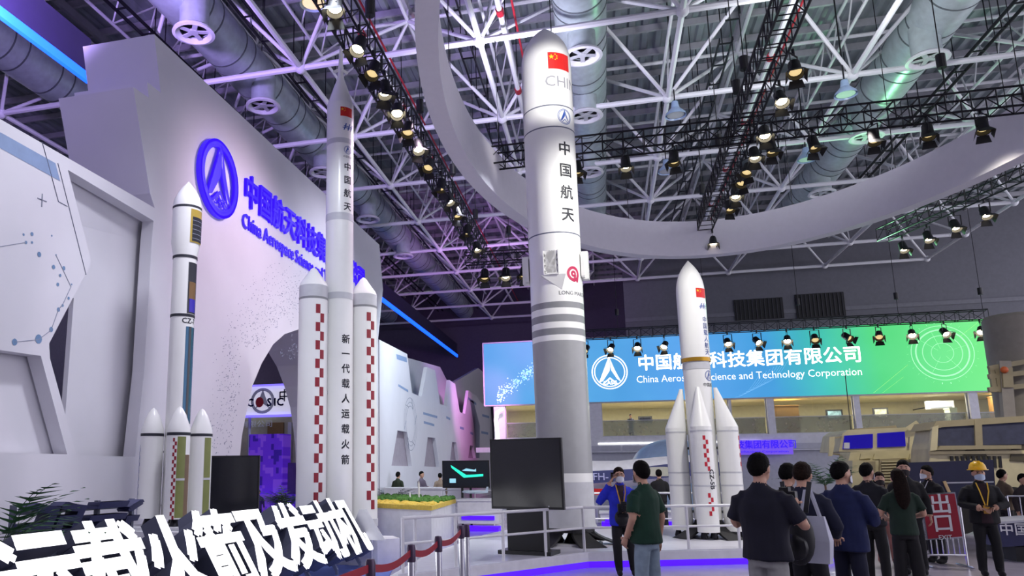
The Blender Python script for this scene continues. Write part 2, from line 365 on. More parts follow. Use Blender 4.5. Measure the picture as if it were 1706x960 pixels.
# pendant high-bay lamps
for px, py, Z, lab in ((1125, 183, 12.0, 'pale blue high bay lamp hanging right of the tallest rocket'), (1408, 148, 12.0, 'pale blue high bay lamp beside the right air duct'), (1110, 278, 12.0, 'pale blue high bay lamp near the right lighting truss'), (1343, 258, 12.0, 'pale blue high bay lamp under the right air duct'), (522, -6, 12.0, 'glowing yellow high bay lamp at the top edge')):
    p = atZ(px, py, Z); t = thing('high_bay_lamp', lab, 'lamp', p)
    MB().lathe([(.09, .25), (.12, .05), (.28, -.12), (.30, -.2)], 20, closed=False).build('lamp_shade', mat('lamp_blue', '9fb6d6', .3, alpha=1), t)
    MB().cyl((0, 0, -.14), (0, 0, -.17), .24, n=18).build('diffuser', 'lens_dim' if px < 600 else 'light_grey', t); rod('suspension', (0, 0, .2), (0, 0, 3.5), .02, 'black', t, 6)
# ------------------------------------------------------------------ left-hand white walls
WX = -7.2
HN = pxX([(0, 195), (255, 345)], WX)
zn = HN[1][1]
Ycut = pxX([(285, 400)], WX)[0][0]
yt = pxX([(258, 345)], WX)[0][0]
saw = pxX([(257, 57), (268, 155), (245, 136), (248, 163), (222, 145), (250, 322)], WX)
right = pxX([(632, 408), (638, 483), (630, 565)], WX)
archL = pxX([(392, 860), (396, 800), (400, 759), (403, 727), (410, 690), (420.6, 643), (436, 605.6), (455, 574), (474, 557), (497, 549)], WX)
archL[0] = (archL[1][0]-.04, 0.0)
ya = archL[-1][0]+.25
arch = archL+[(2*ya-u, v) for u, v in reversed(archL)]
arch = [(u, max(v, .012)) for u, v in arch]
outer = saw+[(yt, zn), (Ycut, zn), (Ycut, .0)]+[(arch[0][0], 0)]+arch[1:-1]+[(arch[-1][0], 0)]+[(right[2][0], 0)]+right[::-1]
tw = wallplate('wall_left', outer, [], 1.45, WX, 'wall_white'); tag(tw, 'tall white exhibition wall with an arch and blue lettering', 'wall', kind='structure')
holeA = pxX([(113, 283), (256, 368), (253, 400), (240, 620), (225, 761), (127.5, 759), (84, 600), (78, 580), (152.5, 437)], WX)
holeB = pxX([(-60, 575), (68, 593), (112, 757), (-60, 753)], WX)
nw = wallplate('wall_left', [(1.5, 0), (Ycut, 0), (Ycut, zn), (1.5, zn)], [holeA, holeB], .22, WX, 'wall_white')
tag(nw, 'low white exhibition wall with angular cut-outs at far left', 'wall', kind='structure')
XR = -7.55
pA = pxX([(123, 497), (123, 405), (255, 399), (253, 420), (240, 620), (222, 765), (112, 762)], XR)
rb = wallplate('recess_panel', [(pA[0][0], 0.2), (pA[0][0], pA[0][1]), (pA[0][0]-2.2, pA[0][1]), (pA[0][0]-2.2, pA[1][1]), (Ycut+.6, pA[2][1]), (Ycut+.6, .2)], [], .08, XR, 'wall_white', nw)
s0 = pxX([(60, 235), (262, 362)], WX); b0 = (pA[0][0]-2.2, pA[1][1]); b1 = (Ycut+.6, pA[2][1])
MB().add([(WX-.2, s0[0][0], s0[0][1]+.05), (WX-.2, s0[1][0]+.5, s0[1][1]+.05), (XR, b1[0], b1[1]), (XR, b0[0], b0[1])], [(0, 1, 2, 3)]).add([(WX-.2, s0[0][0], s0[0][1]+.09), (WX-.2, s0[1][0]+.5, s0[1][1]+.09), (XR-.04, b1[0], b1[1]+.04), (XR-.04, b0[0], b0[1]+.04)], [(0, 1, 2, 3)]).build('recess_soffit', 'wall_white', nw, 0)
wallplate('recess_panel', [(1.5, .2), (pxX([(116, 760)], XR+.08)[0][0], .2), (pxX([(80, 560)], XR+.08)[0][0], 3.6), (1.5, 3.6)], [], .08, XR+.08, 'wall_white', nw)
def decal(parent, shape2, m, X=WX, lift=.004, name='decal'):      # flat print on the wall plane from pixel outlines
    pts = pxX(shape2, X); return MB().add([(X+lift, u, v) for u, v in pts], [tuple(range(len(pts)))]).build(name, m, parent, 0)
decal(nw, [(-40, 203), (3, 222), (92, 272), (100, 302), (0, 247), (-40, 226)], 'decal_blue', name='blue_stripe')
def wline(parent, pts, w=.012, m='line_dark', X=WX, name='panel_line'):
    mb = MB(); q = pxX(pts, X)
    for a, b in zip(q, q[1:]): mb.bar((X+.002, a[0], a[1]), (X+.002, b[0], b[1]), w, .008)
    mb.build(name, m, parent, 0)
wline(nw, [(70, 237), (97, 336), (112, 344)]); wline(nw, [(96, 272), (143, 458)])
wline(nw, [(62, 330), (77, 336)], .02, 'decal_grey', name='plus_mark'); wline(nw, [(70, 323), (69, 345)], .02, 'decal_grey', name='plus_mark')
mb = MB()
for px, py, rr in ((39, 391, 4), (53, 390, 6), (43, 404, 5), (53, 404, 4), (65, 424, 8), (89, 445, 7), (106, 447, 7), (100, 459, 5), (96, 474, 6), (114, 497, 5), (104, 509, 5), (97, 516, 7), (85, 549, 8), (64, 565, 14), (24, 570, 10), (86, 393, 3), (93, 425, 3), (119, 474, 3)):
    a = pxX([(px, py)], WX)[0]; mb.add([(WX+.005, a[0]+x, a[1]+z) for x, z, _ in disc(rr*.0045, 10)[0]], [tuple(range(10))])
mb.build('circuit_dots', mat('dot_blue', '6f8fb5', .6), nw, 0)['kind'] = 'stuff'
wline(nw, [(24, 570), (64, 566), (85, 550), (97, 516), (104, 508), (118, 478), (93, 425)], .008, 'decal_grey', name='circuit_line'); wline(nw, [(0, 411), (43, 404)], .008, 'decal_grey', name='circuit_line')
# halftone dots round the arch
mb = MB(); rnd = random.Random(3)
for k in range(9000):
    u = rnd.uniform(arch[0][0]-1.2, ya+4.5); v = rnd.uniform(1.6, 7.0); a = min(math.hypot(u-x, v-z) for x, z in arch)
    if a < .42 or a > 1.9 or rnd.random() < (a-.4)/1.5: continue
    if arch[0][0] < u < arch[-1][0] and v < 4.2: continue
    s = rnd.uniform(.008, .018)*(1-.3*a/1.9); t = .5
    mb.add([(WX+.004, u+x, v+z) for x, z in ((-s*1.6, -s*t), (0, -s), (s*1.6, s*t), (0, s))], [(0, 1, 2, 3)])
mb.build('halftone_print', 'decal_grey', tw, 0)['kind'] = 'stuff'
# far white wall with angular teeth
def z6(pts): return [(400+x/3, 480+y/3) for x, y in pts]
outl = z6([(690, 255), (835, 330), (860, 525), (908, 545), (935, 395), (975, 412), (1000, 580), (1033, 592), (1047, 460), (1075, 480), (1098, 620), (1125, 630), (1142, 512), (1182, 540), (1205, 575), (1250, 600), (1250, 850)])
q = pxX(outl, WX); yl, yr = right[2][0]+.15, q[-1][0]
holes = [z6([(757, 888), (787, 712), (835, 720), (859, 892)]), z6([(920, 892), (938, 745), (976, 750), (996, 895)]), z6([(1050, 860), (1060, 770), (1080, 772), (1092, 862)]), z6([(1140, 850), (1150, 786), (1166, 790), (1178, 850)])]
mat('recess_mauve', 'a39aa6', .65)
fw = wallplate('wall_left', [(yl, 0), (yl, q[0][1])]+q+[(yr, 0)], [pxX(h, WX) for h in holes], .16, WX, 'wall_white')
for h in holes:
    q_ = pxX(h, WX); cu, cv = sum(a for a, b in q_)/4, sum(b for a, b in q_)/4
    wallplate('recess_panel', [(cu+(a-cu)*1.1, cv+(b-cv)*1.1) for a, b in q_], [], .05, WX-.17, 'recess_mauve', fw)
tag(fw, 'distant white toothed wall lit magenta at its far end', 'wall', kind='structure')
bk = pxX(z6([(690, 325), (1000, 395), (1040, 405), (1190, 400), (1240, 440)]), WX-1.0)
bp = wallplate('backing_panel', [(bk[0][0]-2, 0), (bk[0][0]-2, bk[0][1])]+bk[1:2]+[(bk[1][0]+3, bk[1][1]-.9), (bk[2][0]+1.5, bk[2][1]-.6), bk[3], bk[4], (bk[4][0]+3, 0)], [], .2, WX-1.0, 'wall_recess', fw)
for a, b in (((915, 620), (985, 640)), ((918, 665), (970, 680)), ((1030, 640), (1050, 650)), ((1098, 692), (1118, 698)), ((1150, 718), (1165, 724)), ((790, 480), (840, 510)), ((1140, 545), (1180, 575)), ((1210, 630), (1245, 640)), ((1205, 715), (1240, 722))):
    (x0, y0), (x1, y1) = z6([a, b]); decal(fw, [(x0, y0), (x1, y1), (x1, y1+4), (x0, y0+4)], 'decal_blue', name='text_block')
(x0, y0), (x1, y1), (x2, y2), (x3, y3) = z6([(780, 330), (832, 348), (834, 372), (783, 356)]); decal(fw, [(x0, y0), (x1, y1), (x2, y2), (x3, y3)], 'decal_blue', name='blue_stripe')
cx, cz = pxX(z6([(852, 680)]), WX)[0]
mb = MB()
for rr in (1.02, .85, .7): mb.add([(WX+.004, cx+x, cz+z) for x, z, _ in annulus(rr-.02, rr, 40)[0]], annulus(rr-.02, rr, 40)[1])
for k in range(6): mb.bar((WX+.004, cx+.7*math.cos(k), cz+.7*math.sin(k)), (WX+.004, cx+1.02*math.cos(k+.4), cz+1.02*math.sin(k+.4)), .015, .004)
mb.build('dome_print', 'decal_grey', fw, 0)
decal(fw, z6([(1148, 560), (1166, 565), (1198, 690), (1196, 850), (1180, 850), (1170, 700)]), 'decal_grey', name='dark_panel')
# blue LED beam along the left
bx = thing('light_beam', 'long dark beam with a blue LED edge above the left walls', 'beam', (0, 0, 0))
a = atX(147, 128, -10.6); zz = a.z
p2 = atX(637, 500, -10.6); p3 = atX(782, 605, -10.6)
for y0, y1 in ((1.5, a.y), (p2.y-6, min(p3.y, 57))):
    MB().box((-10.66, (y0+y1)/2, zz+.45), (.14, y1-y0, .9)).build('beam_case', mat('beam_dark', '231d3a', .5), bx, 0)
    MB().box((-10.58, (y0+y1)/2, zz-.06), (.1, y1-y0, .2)).build('led_strip', 'strip_blue', bx, 0)
# ------------------------------------------------------------------ end of the hall
wf = MB().box((2, -13.5, 7.8), (60, .3, 15.6)).build('wall_front', mat('wall_hall', '8a8794', .8), smooth=0); tag(wf, 'hall wall behind the camera', 'wall', kind='structure')  # out of view, added to keep world light off camera-facing sides
ws = MB().box((-25, 22, 7.8), (.3, 72, 15.6)).build('wall_left', 'wall_hall', smooth=0); tag(ws, 'distant side wall of the hall behind the white walls', 'wall', kind='structure')  # added to shut out world light from the left
eb = MB().box((-4, 58.2, 7.8), (44, .3, 15.6)).build('wall_back', mat('wall_dusk', '5b5468', .7), smooth=0); tag(eb, 'dark far end wall of the hall beyond the toothed wall', 'wall', kind='structure')
YB = 39.3
wb = wallplate('wall_back', [(1.6, 6), (30, 6), (30, 15.7), (1.6, 15.7)], [], .3, 0, mat('wall_grey', '6f7078', .7))
wb.data.transform(Matrix(((0, 1, 0, 0), (1, 0, 0, 46.4), (0, 0, 1, 0), (0, 0, 0, 1)))); wb.data.flip_normals()
tag(wb, 'grey end wall above the blue and green screen', 'wall', kind='structure')
MB().box((15.8, 46.1, 10.2), (28.4, .12, .22)).build('ledge', mat('ledge_grey', '7b7c84', .7), wb, 0)
for px0, px1, py0, py1, lab in ((1222, 1307, 500, 530, 'black louvred vent left of the other on the grey end wall'), (1324, 1410, 491, 526, 'black louvred vent nearer the right on the grey end wall')):
    a = atY(px0, py0, 46); b = atY(px1, py1, 46); w = b.x-a.x; h = a.z-b.z
    t = thing('wall_vent', lab, 'vent', ((a.x+b.x)/2, 46.06, (a.z+b.z)/2)); MB().box((0, -.02, 0), (w, .05, h)).build('vent_back', 'black', t, 0)
    sl = MB().box((0, -.07, 0), (.05, .05, h*.94)).mesh('slat', mat('slat', '2c2c34', .5), 0)
    for k in range(12): obj('slat', sl, t, Matrix.Translation((-w/2+w*(k+.5)/12, 0, 0)))
# two-storey block under the screen
ZF0, ZF1, ZW = 2.35, 3.12, 4.83
WL, WR = -5.4, 24
mat('room_beige', 'cdc9ac', .7); mat('room_floor', '9a8f78', .6); mat('glass', 'c8d4d4', .05, alpha=.04, spec=.8); mat('facade', 'c3c4cc', .5)
st = MB().box(((WL+WR)/2, YB+5.3, 2.4), (WR-WL, .2, 4.9)).build('wall_back', 'room_beige', smooth=0)
MB().box(((WL+WR)/2, YB+2.6, 2.9), (WR-WL, 5.2, .25)).build('room_floor', 'room_floor', st, 0); MB().box(((WL+WR)/2, YB+2.6, 4.9), (WR-WL, 5.2, .12)).build('room_ceiling', 'room_beige', st, 0); MB().box((WL+.06, YB+2.6, 2.45), (.12, 5.2, 4.9)).build('room_side', 'room_beige', st, 0)
tag(st, 'beige upstairs rooms under the blue and green screen', 'wall', kind='structure')
MB().box(((WL+WR)/2, YB-.15, (ZF0+ZF1)/2), (WR-WL, .5, ZF1-ZF0)).build('fascia', 'white_paint', st, 0)
mf = MB().box((0, 0, 0), (3.4, .04, .07)).mesh('light_slit', mat('slit', 'ffffff', .5, emit=1.5), 0)
for xx in (-3.2, 1.4, 5.4, 13.5): obj('light_slit', mf, st, Matrix.Translation((xx, YB-.42, 2.78)))
for k in range(8): MB().box((-4.6+k*3.6, YB-.43, 2.55), (3.5, .06, .25)).build('fascia_panel', 'facade', st, 0)
MB().box(((WL+WR)/2, YB-.05, 1.17), (WR-WL, .15, ZF0)).build('ground_floor_front', 'facade', st, 0)
px_m = [830, 985, 1003, 1126, 1284, 1428, 1622, 1690]
edges = [atY(p, 705, YB).x for p in (843, 980, 1003, 1215, 1278, 1290, 1423, 1433, 1615, 1630, 1720)]
wins = [(edges[0], edges[1]), (edges[2], edges[3]), (edges[3]+.1, edges[4]), (edges[5], edges[6]), (edges[7], edges[8]), (edges[9], edges[10])]
prev = WL
for k, (a, b) in enumerate(wins+[(WR, WR)]):
    if a-prev > .05: MB().box(((prev+a)/2, YB-.1, (ZF1+ZW)/2), (a-prev, .4, ZW-ZF1)).build('pier', 'white_paint', st, 0)
    prev = b
for k, (a, b) in enumerate(wins):
    t = thing('window_%d' % (k+1), ('wide glazed upstairs window opening, number %s from the left under the screen' % ('one', 'two', 'three', 'four', 'five', 'six')[k]), 'window', ((a+b)/2, YB-.1, ZF1), kind='structure'); w = b-a; h = ZW-ZF1
    fr = MB()
    for c, d in (((0, 0, .02), (w, .06, .04)), ((0, 0, h-.02), (w, .06, .04)), ((-w/2+.02, 0, h/2), (.04, .06, h)), ((w/2-.02, 0, h/2), (.04, .06, h)), ((0, 0, .78), (w, .05, .03))): fr.box(c, d)
    fr.build('window_frame', 'light_grey', t, 0)
    np_ = max(1, round(w/2.2)); pn = MB().box((0, 0, 0), (w/np_-.03, .012, h-.08)).mesh('pane', 'glass', 0)
    for q in range(np_): obj('pane', pn, t, Matrix.Translation((-w/2+w*(q+.5)/np_, 0, h/2)))
    bl = MB().box((0, .25, .42), (w-.1, .02, .75)).build('balustrade', mat('balustrade', '8a8f84', .2, alpha=.6), t, 0)
    d = bpy.data.lights.new('room_light', 'AREA'); d.shape = 'RECTANGLE'; d.size = w*.8; d.size_y = .5; d.energy = 42*w; d.color = (1, .95, .76)
    o = bpy.data.objects.new('room_light', d); COL.objects.link(o); o.location = ((a+b)/2, YB+1.6, 4.8)
# things in the upstairs rooms
for px0, px1, py0, py1, lab, m in ((1375, 1405, 683, 699, 'small framed city picture in the fourth upstairs window', 'pic_blue'), (1453, 1481, 680, 697, 'small dark framed picture in the fifth upstairs window', 'pic_dark'), (1063, 1087, 694, 705, 'dark wall television beside the man upstairs', 'screen_black')):
    mat('pic_blue', '6f8f9a', .5, var=.5, scale=9); mat('pic_dark', '8a8a78', .5, var=.5, scale=9)
    a = atY(px0, py0, YB+2.2); b = atY(px1, py1, YB+2.2); t = thing('wall_picture', lab, 'picture', ((a.x+b.x)/2, YB+2.2, (a.z+b.z)/2))
    MB().box((0, 0, 0), (b.x-a.x, .06, a.z-b.z)).build('frame', 'black', t, 0); MB().box((0, -.04, 0), (b.x-a.x-.16, .02, a.z-b.z-.14)).build('picture', m, t, 0)
    rod('wall_bracket', (0, .03, 0), (0, 3.0, 0), .03, 'black', t, 6)
def bg_box(name, px0, px1, py0, py1, Y, dep, m, lab, cat):
    a = atY(px0, py0, Y); b = atY(px1, py1, Y); w = b.x-a.x; b.z = max(b.z, 3.03); h = min(a.z, 4.7)-b.z
    t = thing(name, lab, cat, ((a.x+b.x)/2, Y, b.z))
    MB().box((0, dep/2, h/2), (w, dep, h)).build('body', m, t, 0); MB().box((0, dep/2, h+.02), (w+.06, dep+.06, .05)).build('top', m, t, 0); MB().box((0, -.01, h/2), (w*.86, .03, h*.8)).build('front', m, t, 0)
    return t
mat('wood', '9a7a48', .5); mat('wood_dark', '8a6636', .5)
bg_box('cupboard', 1290, 1335, 677, 724, YB+1.5, .6, 'wood', 'brown cupboard in the fourth upstairs window', 'cupboard')
bg_box('cupboard', 1222, 1262, 700, 724, YB+1.2, .6, mat('box_pinkish', 'c6b6a8', .6), 'pale pinkish counter in the third upstairs window', 'counter')
bg_box('cupboard', 1582, 1600, 681, 724, YB+1.2, .6, mat('box_green', 'b6c2ac', .6), 'pale green cabinet in the fifth upstairs window', 'cabinet')
bg_box('cupboard', 1655, 1690, 660, 724, YB+1.5, .6, 'wood_dark', 'orange brown wardrobe in the last upstairs window', 'wardrobe')
ac = thing('air_conditioner', 'white wall air conditioner in the fifth upstairs window', 'air conditioner', atY(1565, 675, YB+2.0)); MB().box((0, 0, 0), (1.1, .3, .38)).build('body', 'white_paint', ac, 0); MB().box((0, -.16, -.12), (.9, .03, .06)).build('outlet', 'decal_grey', ac, 0); rod('wall_bracket', (0, .1, 0), (0, 3.2, 0), .03, 'black', ac, 6)
# purple lit sign on the fascia (unreadable at this distance apart from its last words)
a = atY(1218, 734, YB-.6); b = atY(1322, 757, YB-.6)
t = thing('fascia_sign', 'glowing violet company sign right of the crewed rocket boosters', 'sign', ((a.x+b.x)/2, YB-.6, (a.z+b.z)/2)); w = b.x-a.x; h = a.z-b.z
MB().box((0, .08, 0), (w, .12, h)).build('panel', mat('sign_lilac', '9a7cf0', .5, emit=.45, ecol='7a50ff'), t, 0)
vs, fs = glyph('科技集团有限公司', .012, .02); MB().add([(x*.37, -.02-z*.5, y*.40-.02) for x, y, z in vs], fs).build('lettering', 'led_blue', t, 0)
vs, fs = glyph('Technology Corporation', .012, .0); MB().add([(x*.22, -.02-z*.5, y*.14-.24) for x, y, z in vs], fs).build('latin_lettering', 'led_blue', t, 0)
for k in (-1, 1): rod('bracket', (k*w*.4, .1, .1), (k*w*.4, .5, .1), .02, 'black', t, 6)
# slanted white light column at the left end of the block
t = thing('light_column', 'white angular light strip left of the upstairs windows', 'light', atY(828, 775, YB-.8)); t.location.z = 0
p = [atY(x, y, YB-.8) for x, y in ((838, 681), (829, 686), (826, 700), (829, 725), (829, 760))]
for a, b in zip(p, p[1:]): MB().bar(a-t.location, b-t.location, .18, .12).build('light_bar', 'led_white', t, 0)
MB().box((0.1, .35, 1.2), (.4, .3, 2.4)).build('base', 'white_paint', t, 0)
# ------------------------------------------------------------------ hanging ring
t = thing('hanging_ring', 'huge white oval ring hanging under the roof around the rocket noses', 'ring', (3.4, 13.8, 8.0))
mb = MB(); n = 128; prof = [(0, 0), (0, 1.1), (-.35, 1.1), (-.35, 0)]
vs = [((6.2+dx)*math.cos(2*math.pi*k/n), (10.6+dx)*math.sin(2*math.pi*k/n), z) for k in range(n) for dx, z in prof]
mb.add(vs, [(k*4+j, ((k+1) % n)*4+j, ((k+1) % n)*4+(j+1) % 4, k*4+(j+1) % 4) for k in range(n) for j in range(4)]); mb.build('ring_band', mat('ring_white', 'dcd8e2', .5, var=.02), t, 40)
for k in range(16):
    a = 2*math.pi*k/16; rod('suspension_wire', (6.0*math.cos(a), 10.4*math.sin(a), 1.1), (6.0*math.cos(a), 10.4*math.sin(a), 4.4), .01, 'black', t, 5)

t = thing('hanging_banner', 'narrow magenta banner hanging left of the ring at the top edge', 'banner', (0, 21, 0)); a = atY(694, -12, 21); b = atY(708, 42, 21)
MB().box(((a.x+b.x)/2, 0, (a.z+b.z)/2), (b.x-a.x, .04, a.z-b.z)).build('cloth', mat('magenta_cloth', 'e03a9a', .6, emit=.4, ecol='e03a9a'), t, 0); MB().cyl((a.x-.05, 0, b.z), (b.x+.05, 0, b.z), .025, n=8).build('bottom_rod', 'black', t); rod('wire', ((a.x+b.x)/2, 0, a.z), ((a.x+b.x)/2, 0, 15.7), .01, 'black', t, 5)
# ================================================================== lighting trusses and spotlights
def truss(name, p, q, w, h, pitch, label, hang=True):
    p = Vector(p); q = Vector(q); L = (q-p).length; d = (q-p).normalized(); ang = math.atan2(d.y, d.x)
    t = thing(name, label, 'truss', p, ang)
    cs = [(j*w/2, k*h/2) for j in (-1, 1) for k in (-1, 1)]
    for y, z in cs: rod('chord', (0, y, z), (L, y, z), .024, 'truss_black', t)
    n = max(2, round(L/pitch)); pt = L/n
    lad = MB()
    lad.cyl((0, -w/2, -h/2), (0, -w/2, h/2), .013, n=6).cyl((0, w/2, -h/2), (0, w/2, h/2), .013, n=6).cyl((0, -w/2, h/2), (0, w/2, h/2), .012, n=6).cyl((0, -w/2, -h/2), (0, w/2, -h/2), .012, n=6)
    lm = lad.mesh('brace_frame', 'truss_black')
    dg = MB()
    dg.cyl((0, -w/2, -h/2), (pt, -w/2, h/2), .012, n=6)
    dm = dg.mesh('diagonal_brace', 'truss_black'); dm2 = MB().cyl((0, w/2, h/2), (pt, w/2, -h/2), .012, n=6).mesh('diagonal_brace', 'truss_black')
    for k in range(n+1): obj('brace_frame', lm, t, Matrix.Translation((k*pt, 0, 0)))
    for k in range(n): obj('diagonal_brace', dm, t, Matrix.Translation((k*pt, 0, 0))); obj('diagonal_brace', dm2, t, Matrix.Translation((k*pt, 0, 0)))
    if hang:
        for k in range(int(L/4)+1): rod('hoist_cable', (min(L-.1, 1.7+k*4), 0, h/2), (min(L-.1, 1.7+k*4), 0, 15.76-p.z), .012, 'black', t, 5)
        cm = MB().cyl((0, 0, .9), (0, 0, 1.2), .09, n=10).mesh('chain_hoist', 'black')
        for k in range(int(L/4)+1): obj('chain_hoist', cm, t, Matrix.Translation((min(L-.1, 1.7+k*4), 0, 0)))
    return t
truss('lighting_truss', (-3.77, 6.5, 9.0), (-3.77, 25.2, 9.0), .42, .42, .45, 'black box truss with spotlights running along the left of the tallest rocket')
truss('lighting_truss', (3.25, 6.5, 9.0), (3.35, 24.0, 9.0), .42, .42, .45, 'black box truss running away down the hall inside the ring')
truss('lighting_truss', (-2.4, 17.15, 8.95), (9.0, 17.15, 8.95), .42, .42, .45, 'black box truss crossing behind the tallest rocket inside the ring')
a = atY(970, 566, 37.6); b = atY(1645, 537, 37.6)
truss('lighting_truss', (a.x, 37.6, 8.0), (b.x, 37.6, 8.0), .4, .42, .55, 'black box truss along the top of the blue and green screen')
a = atZ(1470, 392, 9.6); b = atZ(1740, 268, 9.6)
truss('lighting_truss', a, b, .42, .42, .5, 'black box truss running obliquely below the ring at far right')
a = atZ(775, 432, 9.6); b = atZ(905, 424, 9.6)
truss('lighting_truss', a, b, .4, .4, .5, 'short black box truss far behind the left of the tallest rocket')
# spotlight: a lamp can with yoke, clamp and barn doors, pointing along -Z
def spot_mesh():
    b = MB().lathe([(.07, .22), (.11, .18), (.12, 0), (.135, -.16), (.145, -.17)], 16, closed=False).cyl((0, 0, .22), (0, 0, .21), .07, n=12).mesh('lamp_body', 'black')
    l = MB().ell((0, 0, -.06), (.115, .115, .04), 14, 6)
    y = MB().bar((-.15, 0, 0), (-.15, 0, .3), .03, .012).bar((.15, 0, 0), (.15, 0, .3), .03, .012).bar((-.15, 0, .3), (.15, 0, .3), .03, .012).cyl((-.15, 0, 0), (.15, 0, 0), .02, n=6).cyl((0, 0, .3), (0, 0, .42), .03, n=8).mesh('yoke', 'black')
    d = []
    for k in range(4):
        m = MB(); Rm = Matrix.Rotation(k*math.pi/2, 3, 'Z'); h = .15 if k % 2 == 0 else .1
        v = [Rm @ Vector(p) for p in ((-.11, -.14, -.17), (.11, -.14, -.17), (.15, -.14-.5*h, -.17-h), (-.15, -.14-.5*h, -.17-h))]
        v2 = [p+Vector((0, 0, .008)) for p in v]
        m.add(v+v2, [(0, 1, 2, 3), (7, 6, 5, 4), (0, 4, 5, 1), (1, 5, 6, 2), (2, 6, 7, 3), (3, 7, 4, 0)]); d.append(m.mesh('barn_door', 'black', 0))
    return b, y, d, l.mesh('lens', 'lens'), l.mesh('lens', 'lens_dim')
SB, SY, SD, SL, SLD = spot_mesh()
def spotlight(loc, aim, label, bright=True, s=.9):
    t = thing('spotlight', label, 'spotlight', loc, group='spotlights on the lighting trusses'); t.scale = (s, s, s)
    q = (Vector(aim)-Vector(loc)).to_track_quat('-Z', 'Y').to_matrix().to_4x4()
    e = obj('lamp_body', SB, t, q); obj('lens', SL if bright else SLD, e)
    for d in SD: obj('barn_door', d, e)
    obj('yoke', SY, t, Matrix.Rotation(random.uniform(0, 3), 4, 'Z')); return t
ORD = ['first', 'second', 'third', 'fourth', 'fifth', 'sixth', 'seventh', 'eighth', 'ninth', 'tenth', 'eleventh', 'twelfth', 'thirteenth', 'fourteenth', 'fifteenth']
L1 = [(558, 48, 1), (598, 103, 1), (622, 148, 0), (641, 185, 1), (662, 222, 1), (680, 243, 0), (697, 275, 1), (715, 300, 0), (735, 335, 0), (748, 356, 1), (762, 380, 0), (779, 408, 0), (795, 436, 1)]
for k, (x, y, b) in enumerate(L1):
    p = atX(x, y, -3.45); p.z = 8.42; p = Vector((-3.5, atX(x, y, -3.5).y, 8.4))
    spotlight(p, (p.x+random.uniform(-1, 3), p.y-random.uniform(1, 4), 3), '%s spotlight from the top of the left truss beside the crewed rocket' % ORD[k], b)
L2 = [(1318, 60, 0), (1295, 112, 1), (1268, 168, 1), (1252, 208, 1), (1241, 245, 0), (1233, 270, 0), (1222, 290, 1), (1213, 318, 0), (1185, 368, 1)]
for k, (x, y, b) in enumerate(L2):
    p = Vector((3.55, atX(x, y, 3.55).y, 8.4)); spotlight(p, (p.x+random.uniform(-2.5, 1), p.y-random.uniform(2, 4), 3), '%s spotlight from the top of the truss running down inside the ring' % ORD[k], b)
L3 = [(962, 278, 0), (1042, 268, 1), (1122, 258, 0), (1285, 243, 0), (1355, 235, 0), (1455, 225, 0), (1545, 215, 0), (1636, 208, 0)]
for k, (x, y, b) in enumerate(L3):
    p = atY(x, y, 17.0); p.z = 8.4; spotlight(p, (p.x+random.uniform(-1, 1), 14, 0), '%s spotlight from the left under the cross truss inside the ring' % ORD[k], b)
L4 = [(976, 586, 0), (1018, 583, 1), (1062, 579, 1), (1107, 577, 1), (1213, 574, 1), (1262, 572, 1), (1312, 571, 1), (1358, 568, 0), (1412, 566, 0), (1465, 564, 0), (1520, 562, 1), (1575, 560, 1), (1635, 556, 1)]
for k, (x, y, b) in enumerate(L4):
    p = atY(x, y, 37.4); p.z = 7.27; spotlight(p, (p.x+random.uniform(-4, 4), 30, 1), '%s spotlight from the left in front of the blue and green screen' % ORD[k], b, 1.25)
a = atZ(1470, 392, 9.6); b = atZ(1740, 268, 9.6)
for k, u in enumerate((.10, .28, .46, .64)):
    d_ = (b-a).normalized(); p = a.lerp(b, u)+Vector((-d_.y, d_.x, 0))*.21; p.z = 8.96; spotlight(p, (p.x, p.y-4, 2), '%s spotlight from the left below the ring at far right' % ORD[k], True, 1.05)
a = atZ(775, 432, 9.6); b = atZ(905, 424, 9.6)
for k, u in enumerate((.25, .52, .75)):
    d_ = (b-a).normalized(); p = a.lerp(b, u)+Vector((d_.y, -d_.x, 0))*.2; p.z = 8.86; spotlight(p, (p.x, p.y-4, 2), '%s small spotlight on the short truss behind the tallest rocket' % ORD[k], k == 1, 1.3)
# ================================================================== the big screen
x0, x1, z0, z1 = -5.83, 17.11, 4.83, 8.03
t = thing('led_screen', 'wide blue to green illuminated screen with white company name', 'screen', ((x0+x1)/2, 39.0, z0))
W, H = x1-x0, z1-z0
m = bpy.data.materials.new('led_picture'); m.use_nodes = True; nt = m.node_tree; b = nt.nodes['Principled BSDF']; N = nt.nodes.new
tc = N('ShaderNodeTexCoord'); mp = N('ShaderNodeMapping'); mp.inputs['Rotation'].default_value = (0, R(8), 0); sp = N('ShaderNodeSeparateXYZ'); mr = N('ShaderNodeMapRange'); mr.inputs[1].default_value = -W/2; mr.inputs[2].default_value = W/2
rp = N('ShaderNodeValToRGB'); el = rp.color_ramp.elements; el[0].position = 0; el[0].color = lin('4aa0e6')+(1,); el[1].position = 1; el[1].color = lin('74f088')+(1,)
for p_, c_ in ((.15, '58aae8'), (.30, '4fa2e2'), (.45, '5aa6ee'), (.60, '3f9cdc'), (.70, '3cc0b4'), (.80, '52da84')): e = el.new(p_); e.color = lin(c_)+(1,)
nz = N('ShaderNodeTexNoise'); nz.inputs['Scale'].default_value = .35; nz.inputs['Detail'].default_value = 3
mx = N('ShaderNodeMix'); mx.data_type = 'RGBA'; mx.blend_type = 'SOFT_LIGHT'; mx.inputs[0].default_value = .35
L = nt.links.new
L(tc.outputs['Object'], mp.inputs[0]); L(mp.outputs[0], sp.inputs[0]); L(sp.outputs[0], mr.inputs[0]); L(mr.outputs[0], rp.inputs[0]); L(tc.outputs['Object'], nz.inputs['Vector'])
